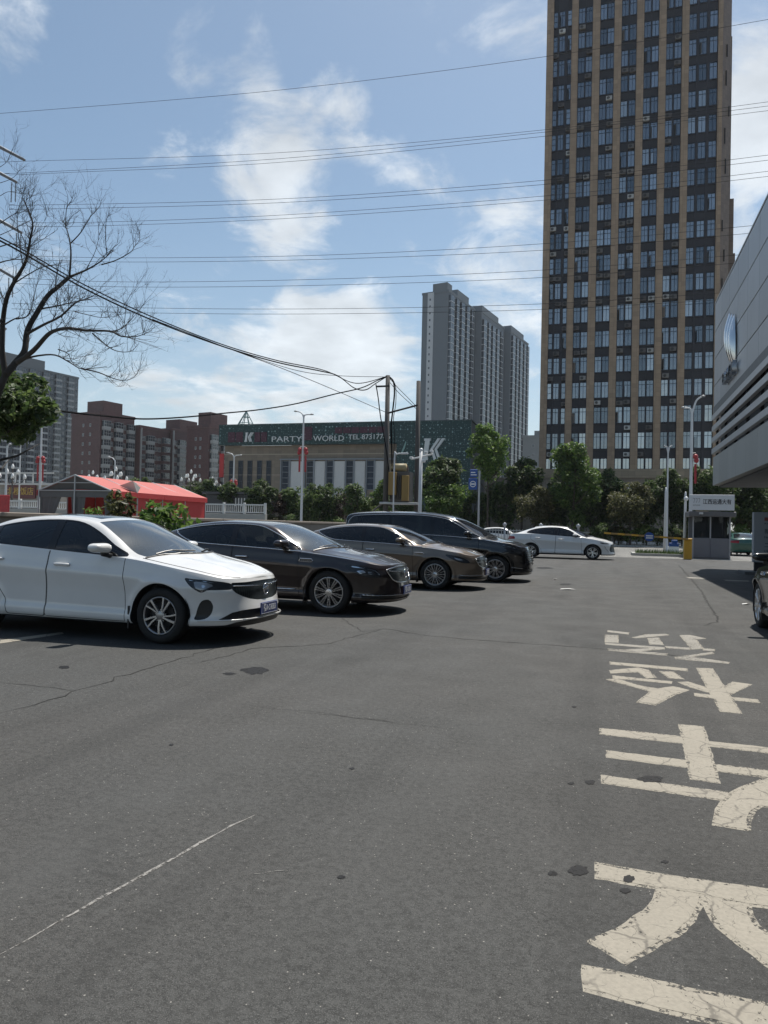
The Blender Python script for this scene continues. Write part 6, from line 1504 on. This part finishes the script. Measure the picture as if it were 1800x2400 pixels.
# ---- marquee
def marquee():
    Y0,Y1=AY(176,1113,38).y,46.0
    a=AY(176,1113,38); e0=AY(91,1151,38); e1=AY(262,1148,38)
    hw=(e1.x-e0.x)/2; cx=(e0.x+e1.x)/2; ze=(e0.z+e1.z)/2; zr=a.z
    root=thing('marquee_tent','long marquee with red roof and walls and an open grey front bay','tent',(cx,38,0))
    redc=plain('marquee_red',(.42,.035,.035),.6,var=.12,scale=1.5); redt=leaf_cloth('marquee_roof',(.52,.125,.105)); grey=plain('marquee_grey',(.10,.10,.10),.8,var=.2); st=M_STEEL
    L=11.0; ys=[0,2.6,5.4,8.2,L]
    for k in range(4):
        y0,y1=ys[k],ys[k+1]
        for s in (-1,1):
            m=MB(); n=4; vs=[]
            for i in range(n+1):
                for j in range(n+1):
                    u=i/n; v=j/n; y=y0+(y1-y0)*u; x=s*hw*1.06*v; z=zr-(zr-ze)*v-.06*math.sin(math.pi*u)*math.sin(math.pi*v); vs.append((x,y,z))
            fs=[(i*(n+1)+j,(i+1)*(n+1)+j,(i+1)*(n+1)+j+1,i*(n+1)+j+1) for i in range(n) for j in range(n)]
            m.add(vs,fs); m.build('roof_panel',redt,root,True)
        if k>0:
            for s in (-1,1):
                m=MB(); n=14; vs=[]
                for i in range(n+1):
                    y=y0+(y1-y0)*i/n; dx=.03*math.sin(i*2.1)
                    vs+= [(s*(hw+dx),y,0),(s*(hw+dx*.5),y,ze*.5),(s*hw,y,ze-.3)]
                m.add(vs,[(3*i+q,3*(i+1)+q,3*(i+1)+q+1,3*i+q+1) for i in range(n) for q in range(2)]); m.build('wall_panel',redc,root,True)
        for s in (-1,1): MB().box(s*hw*1.06-.015,s*hw*1.06+.015,y0,y1-.02,ze-.34,ze+.0).build('valance',redc,root)
    for y in ys:
        for s in (-1,1):
            MB().tube([(s*hw,y,0),(s*hw,y,ze)],.05,6).build('post',st,root); MB().tube([(s*hw,y,ze),(0,y,zr)],.045,6).build('rafter',st,root)
        if y in (0,L,2.6): MB().tube([(-hw,y,ze),(hw,y,ze)],.04,6).build('tie_bar',st,root)
    MB().tube([(0,0,zr),(0,0,0)],.05,6).build('gable_post',st,root)
    MB().tube([(-hw*.5,0,(ze+zr)/2),(hw*.5,0,(ze+zr)/2)],.03,6).build('tie_bar',st,root)
    # grey gable cloth set back, drawn curtains
    m=MB(); m.add([(-hw,.15,ze-.0),(hw,.15,ze),(0,.15,zr-.02),(0,.45,ze+.1)],[(0,3,2),(3,1,2)]); m.build('gable_cloth',grey,root)
    m=MB(); m.box(-hw,hw,.05,.09,ze-.42,ze-.02); m.build('gable_valance',grey,root)
    for (x0,x1,xb0,xb1) in ((-hw,-hw*.4,-hw*.98,-hw*.75),(-.35,.75,-.12,.45),(hw*.75,hw*.98,hw*.85,hw*.98)):
        m=MB(); n=10; vs=[]
        for i in range(n+1):
            t=i/n; d=.1*math.sin(i*1.9)
            for q,(a_,b_) in enumerate(((x0,x1),(x0*.6+xb0*.4,x1*.6+xb1*.4),(xb0,xb1),(xb0,xb1+.1))): vs.append((a_+(b_-a_)*t,.12+d*(.5+q*.2),ze-.4-(ze-.4)*q/3))
        m.add(vs,[(4*i+q,4*(i+1)+q,4*(i+1)+q+1,4*i+q+1) for i in range(n) for q in range(3)]); m.build('curtain',grey,root,True)
    # torn light lining hanging at the bay edge
    m=MB(); m.add([(hw*1.07,2.3,ze-.05),(hw*.6,2.2,ze+.45),(hw*1.02,2.0,ze+.75),(hw*1.08,2.6,ze+.35)],[(0,1,2),(0,2,3)]); m.build('loose_flap',plain('flap_white',(.5,.48,.44),.8),root)
def leaf_cloth(name,col):
    b=NB(name); v=b.coord('Object'); c=b.mix(b.noise(v,.8,4,.6),tuple(x*.85 for x in col),col); b.set(Base_Color=c,Roughness=.6)
    t=b.N.new('ShaderNodeBsdfTranslucent'); t.inputs[0].default_value=(*[x*.5 for x in col],1); mx=b.N.new('ShaderNodeMixShader'); mx.inputs[0].default_value=.15
    b.link(b.b.outputs[0],mx.inputs[1]); b.link(t.outputs[0],mx.inputs[2]); b.link(mx.outputs[0],b.out.inputs[0]); return b.m
marquee()
# red inflatable / banner post at the left edge
p=AY(12,1160,36); root=thing('red_banner_stand','red patterned banner at the left edge behind the white car','banner',(p.x,36,0)); 
MB().bevbox(-.9,.35,-.05,.05,.4,p.z,.03).build('banner_cloth',plain('banner_red',(.38,.03,.035),.6,var=.5,scale=6),root); MB().tube([(.3,0,0),(.3,0,p.z)],.03,6).build('post',M_STEEL,root)
# ---- parapet behind the cars, white balustrades of the embankment
MP=plain('parapet_stone',(.24,.205,.17),.85,var=.2,scale=1.5,bump=.3)
par=thing('parapet_wall','low tan stone parapet running behind the parked cars','wall',(-12.6,0,0))
for k in range(14): MB().bevbox(-.35,.0,4+k*2.6,4+k*2.6+2.59,0,1.42,.01).build('wall_block',MP,par); MB().bevbox(-.42,.06,4+k*2.6,4+k*2.6+2.58,1.42,1.52,.015).build('coping_stone',MP,par)
WB=plain('balustrade_white',(.60,.60,.58),.5,var=.06)
def balustrade(label,x0,x1,ytop,ybot,Y):
    a=AY(x0,ytop,Y); b=AY(x1,ytop,Y); zb=AY(x0,ybot,Y).z; root=thing('white_balustrade',label,'railing',(a.x,Y,0)); L=b.x-a.x; h=a.z-zb
    MB().bevbox(-.1,L+.1,-.25,.25,0,zb+.02,.02).build('plinth',M_KERB,root)
    MB().box(0,L,-.06,.06,a.z-.12,a.z).build('top_rail',WB,root); MB().box(0,L,-.05,.05,zb+.12,zb+.2).build('bottom_rail',WB,root)
    n=max(2,int(L/2.0)); pm=MB().bevbox(-.10,.10,-.10,.10,zb+.02,a.z+.12,.02).mesh('post',WB); bm_=MB().box(-.025,.025,-.025,.025,zb+.2,a.z-.12).mesh('baluster',WB)
    for k in range(n+1):
        link('post',pm,root,(L*k/n,0,0))
        if k<n:
            for j in range(1,10): link('baluster',bm_,root,(L*(k+j/10)/n,0,0))
balustrade('white embankment railing between the red marquee and the tree row',478,622,1180,1203,62)
balustrade('white embankment railing below the red restaurant name board',5,92,1172,1192,52)
balustrade('white embankment railing seen through the open marquee bay',110,262,1176,1196,56)
root=thing('site_cabin','dark cabin with white stripes behind the white railing','cabin',(AY(520,1180,70).x,70,0))
w=(AY(595,1150,70)-AY(470,1150,70)).x; z0=AY(520,1158,70).z
MB().bevbox(-2,w-2,0,4,0,z0,.05).build('body',plain('cabin_dark',(.03,.032,.036),.5),root); MB().box(-2.3,w-1.7,-.3,4.3,z0,z0+.25).build('roof',plain('cabin_roof',(.05,.05,.055),.5),root)
for k in range(4): MB().box(1.6+k*.35,1.75+k*.35,-.03,-.005,z0-1.3,z0-.4).build('stripe',WB,root)
MB().bevbox(3.6,5.0,-.35,-.02,z0-1.6,z0-.2,.03).build('notice_board',plain('notice_grey',(.25,.27,.28),.6),root)
# ---- steel picket fence with ball-topped posts, hedge rail beyond
def fence(label,x0,x1,Y,h,balls,step=2.2,group=None):
    a=AY(x0,1250,Y); b=AY(x1,1250,Y); root=thing('picket_fence',label,'fence',(a.x,Y,0),0,group); L=b.x-a.x; n=max(1,round(L/step))
    pm=MB(); pm.tube([(0,0,0),(0,0,h)],.06,8)
    if balls: pm.lathe([(.05,h),(.09,h+.02),(.04,h+.06),(.13,h+.16),(.13,h+.24),(.005,h+.34)],12)
    pm=pm.mesh('post',M_STEEL,True); km=MB().box(-.015,.015,-.015,.015,.1,h-.08).mesh('picket',M_STEEL)
    for k in range(n+1):
        link('post',pm,root,(L*k/n,0,0))
        if k<n:
            for j in range(1,12): link('picket',km,root,(L*(k+j/12)/n,0,0))
    for z in (.25,h-.2): MB().box(0,L,-.02,.02,z,z+.05).build('rail',M_STEEL,root)
fence('steel fence with ball-topped posts behind the black minivan and white car',1100,1355,46.5,1.45,True)
fence('dark picket fence along the planting strip beyond the road',1352,1640,69.8,1.35,False,3.0)
# ---- barrier, booth, poles
def booth():
    c=G(1622,1308); cr=G(1712,1311)
    x0=c.x; w=cr.x-c.x; Y=c.y
    root=thing('guard_booth','small grey guard booth with wide window and white company sign on top','booth',(x0,Y,0))
    zs0=AY(1650,1196,Y).z; zs1=AY(1650,1160,Y).z; zr=zs0-.05
    body=plain('booth_grey',(.16,.165,.185),.5,var=.1); fr=plain('booth_frame',(.30,.31,.33),.5); d=2.0
    MB().box(0,w,0,d,.0,.06).build('floor',plain('slab_dark',(.10,.10,.10),.8),root)
    zsill,zhead=1.12,2.32
    for (a,b) in ((.02,w*.47),(w*.47+.01,w-.02)): MB().bevbox(a,b,0,.06,.06,zsill,.01).build('lower_panel',body,root)
    MB().box(.02,w-.02,d-.06,d,.06,zr-.3).build('rear_wall',body,root)
    for a in (.02,w-.08): MB().box(a,a+.06,.07,d-.07,.06,zsill).build('side_panel',body,root); MB().box(a,a+.06,.07,d-.07,zhead,zr-.3).build('side_panel',body,root)
    for a in (0,w*.47-.03,w-.07): MB().box(a,a+.07,-.03,.05,zsill+.001 if a>0 and a<w-.1 else .0,zr-.3).build('window_post',fr,root)
    for a in (0,w-.07): MB().box(a,a+.07,d-.05,d+.03,0,zr-.3).build('corner_post',fr,root)
    MB().box(.07,w-.07,-.02,.05,zhead,zhead+.08).build('window_head',fr,root); MB().box(.07,w-.07,0,.05,zhead+.08,zr-.3).build('transom_panel',body,root)
    gl=glass_mat('booth_glass',(.42,.46,.47),see=.8)
    for a,b in ((.07,w*.47-.03),(w*.47+.04,w-.07)): MB().box(a,b,.01,.02,zsill,zhead).build('window_pane',gl,root)
    MB().bevbox(-.22,w+.22,-.35,d+.25,zr-.3,zr-.02,.03).build('roof',plain('booth_roof',(.12,.12,.125),.5),root)
    MB().box(.15,.8,-.05,-.031,zhead+.12,zhead+.3).build('led_panel',plain('led_tan',(.22,.19,.14),.6),root); MB().box(.9,1.4,-.05,-.031,zhead+.14,zhead+.28).build('led_panel',plain('led_dark',(.08,.08,.08),.6),root)
    sx0=AY(1614,1180,Y).x-x0; sx1=AY(1719,1180,Y).x-x0
    s=MB().bevbox(sx0,sx1,-.36,-.22,zs0,zs1,.01).build('sign_board',plain('sign_panel_white',(.62,.64,.66),.5,var=.05),root)
    ink=plain('sign_ink',(.015,.015,.02),.5)
    me=text_mesh('江西运通大有',.30,.003,'LEFT','lettering',bold=.004); xs=[v.co.x for v in me.vertices]; sW=sx1-sx0; kk=.63*sW/(max(xs)-min(xs))
    for v in me.vertices: v.co.x=(v.co.x-min(xs))*kk
    me.materials.clear(); me.materials.append(ink); link('lettering',me,root,(sx0+.30*sW,-.365,(zs0+zs1)/2+.02),(math.pi/2,0,0))
    for k in range(3):
        m=MB(); f=lambda u,v,dd,k=k:(sx0+.22+k*.13+u,dd,(zs0+zs1)/2+.10+v)
        m.prism([(-.05,.13),(.05,.13),(.055,.0),(.0,-.14),(-.012,-.1),(.035,.0),(.03,.10),(-.05,.11)],-.366,-.361,f); m.build('logo_shield',plain('logo_grey',(.25,.25,.27),.4),root)
    lettering('BUICK 别克',.07,ink,root,(sx0+.36,-.365,(zs0+zs1)/2-.16),(math.pi/2,0,0),depth=.002)
    m=MB(); m.bevbox(.28,.46,-.62,-.38,zr-.18,zr-.08,.01); m.build('camera',M_LAMPW,root)
    # desk
    MB().box(.1,w-.1,.12,.62,.74,.78).build('desk',plain('desk_dark',(.05,.05,.05),.6),root); MB().bevbox(1.2,1.62,.3,.36,.8,1.2,.01).build('monitor',M_GLOSSBLACK,root)
    # seated guard
    me=bpy.data.meshes.new('person'); V=[(0,0,.55),(0,-.02,.85),(0,-.03,1.08),(0,-.04,1.22),(0,-.05,1.33),(0,-.06,1.47),(-.2,-.03,1.14),(-.27,-.08,.92),(-.12,-.34,.86),(.2,-.03,1.14),(.27,-.08,.92),(.12,-.34,.86),(-.1,-.38,.5),(.1,-.38,.5),(-.1,-.4,.1),(.1,-.4,.1)]
    E=[(0,1),(1,2),(2,3),(3,4),(4,5),(2,6),(6,7),(7,8),(2,9),(9,10),(10,11),(0,12),(0,13),(12,14),(13,15)]
    Rr=[.16,.15,.15,.06,.085,.075,.075,.055,.04,.075,.055,.04,.08,.08,.05,.05]
    me.from_pydata(V,E,[]); ob=bpy.data.objects.new('tmp',me); COL.objects.link(ob); md=ob.modifiers.new('s','SKIN')
    for i,sv in enumerate(me.skin_vertices[0].data): sv.radius=(Rr[i],Rr[i]); sv.use_root=(i==0)
    sb=ob.modifiers.new('d','SUBSURF'); sb.levels=2; sb.render_levels=2
    dg=bpy.context.evaluated_depsgraph_get(); pm=bpy.data.meshes.new_from_object(ob.evaluated_get(dg)); bpy.data.objects.remove(ob)
    pm.materials.clear(); 
    for mt in (plain('uniform_shirt',(.35,.36,.38),.8),plain('skin_tone',(.32,.20,.14),.6),plain('trousers_dark',(.03,.03,.04),.8)): pm.materials.append(mt)
    for f in pm.polygons:
        c_=f.center; f.use_smooth=True; f.material_index=1 if c_.z>1.2 or (c_.y<-.26 and c_.z>.78) else (2 if c_.z<.62 else 0)
    per=link('person',pm,None,(x0+.62,Y+1.0,0)); tag(per,'person in a pale shirt sitting behind the booth window','person')
    hm=MB(); hm.sphere((0,-.045,1.445),1,14,10,(.095,.10,.085)); hm.build('hair',plain('hair_black',(.012,.011,.010),.6),per,True)
    # barrier cabinet and arm
    cb=G(1611,1311); root2=thing('barrier_gate','yellow barrier cabinet with a black and yellow striped arm and blue disc','barrier',(cb.x,cb.y,0))
    ye=plain('barrier_yellow',(.50,.27,.02),.45,var=.15); MB().bevbox(-.18,.2,-.2,.2,0,.98,.02).build('cabinet',ye,root2); MB().bevbox(-.2,.22,-.22,.22,.98,1.10,.03).build('cabinet_cap',ye,root2)
    za=AY(1600,1263,cb.y).z; e=AY(1416,1249,cb.y); L=e.x-cb.x; n=12
    for k in range(n):
        xa,xb=L*k/n,L*(k+1)/n; zz=lambda x:za+(e.z-za)*x/L
        m=MB(); m.add([(xa,-.26,zz(xa)-.05),(xb,-.26,zz(xb)-.05),(xb,-.26,zz(xb)+.05),(xa,-.26,zz(xa)+.05),(xa,-.22,zz(xa)-.05),(xb,-.22,zz(xb)-.05),(xb,-.22,zz(xb)+.05),(xa,-.22,zz(xa)+.05)],[(0,1,2,3)[::-1],(4,5,6,7),(3,2,6,7)[::-1],(0,1,5,4),(0,3,7,4),(1,2,6,5)[::-1]]); m.build('arm_section',ye if k%2 else plain('barrier_tan',(.28,.17,.05),.5),root2)
    dx=AY(1521,1258,cb.y); m=MB(); m.lathe([(.001,0),(.24,0),(.24,.02),(.001,.02)],20,Matrix.Translation((dx.x-cb.x,-.28,dx.z))@Matrix.Rotation(R(90),4,'X')); m.build('disc',sbm,root2)
    for k in range(2): MB().box(dx.x-cb.x-.17,dx.x-cb.x+.17,-.31,-.302,dx.z+.02-.11*k,dx.z+.08-.11*k).build('disc_lettering',sw,root2)
booth()
for px,py,base,lab,Y in ((1561,1142,1300,'short white pole with a pointed tip standing in the traffic island grass',None),(1607,1152,1305,'white pole with a dome camera touching the guard booth',None)):
    b=G(px-4,base); t=AY(px,py,b.y); root=thing('white_pole',lab,'pole',(b.x,b.y,.0)); h=t.z
    m=MB(); m.tube([(0,0,0),(t.x-b.x,0,h-.25),(t.x-b.x,0,h)],[.085,.065,.03],10); m.build('mast',M_LAMPW,root,True)
    if 'dome' in lab: m=MB(); m.sphere((t.x-b.x+.02,-.1,h-.42),.13,12,8); m.build('dome_camera',M_LAMPW,root,True)
p=G(1580,1302); root=thing('goods_crates','small blue and pale boxes stacked on the traffic island beside the barrier','boxes',(p.x,p.y+.6,.13)); MB().bevbox(-.3,.3,-.2,.2,0,.4,.02).build('box',sw,root); MB().bevbox(-.25,.3,-.2,.2,.4,.62,.02).build('box',sbm,root); MB().bevbox(-.1,.22,-.15,.15,.62,.8,.02).build('box',sbm,root)
# ---------------------------------------------------------------- summer haze
m=MB().box(-720,720,-170,1320,-1.02,128); hz=m.build('haze',None)
hm=bpy.data.materials.new('summer_haze'); hm.use_nodes=True; hm.node_tree.nodes.clear()
ho=hm.node_tree.nodes.new('ShaderNodeOutputMaterial'); hv=hm.node_tree.nodes.new('ShaderNodeVolumePrincipled')
hv.inputs['Color'].default_value=(.86,.92,1,1); hv.inputs['Density'].default_value=.00012; hv.inputs['Anisotropy'].default_value=.2
hm.node_tree.links.new(hv.outputs[0],ho.inputs['Volume']); hz.data.materials.clear(); hz.data.materials.append(hm); hz['kind']='stuff'
hz['label']='thin pale summer haze in front of the far apartment towers'; hz['category']='haze'
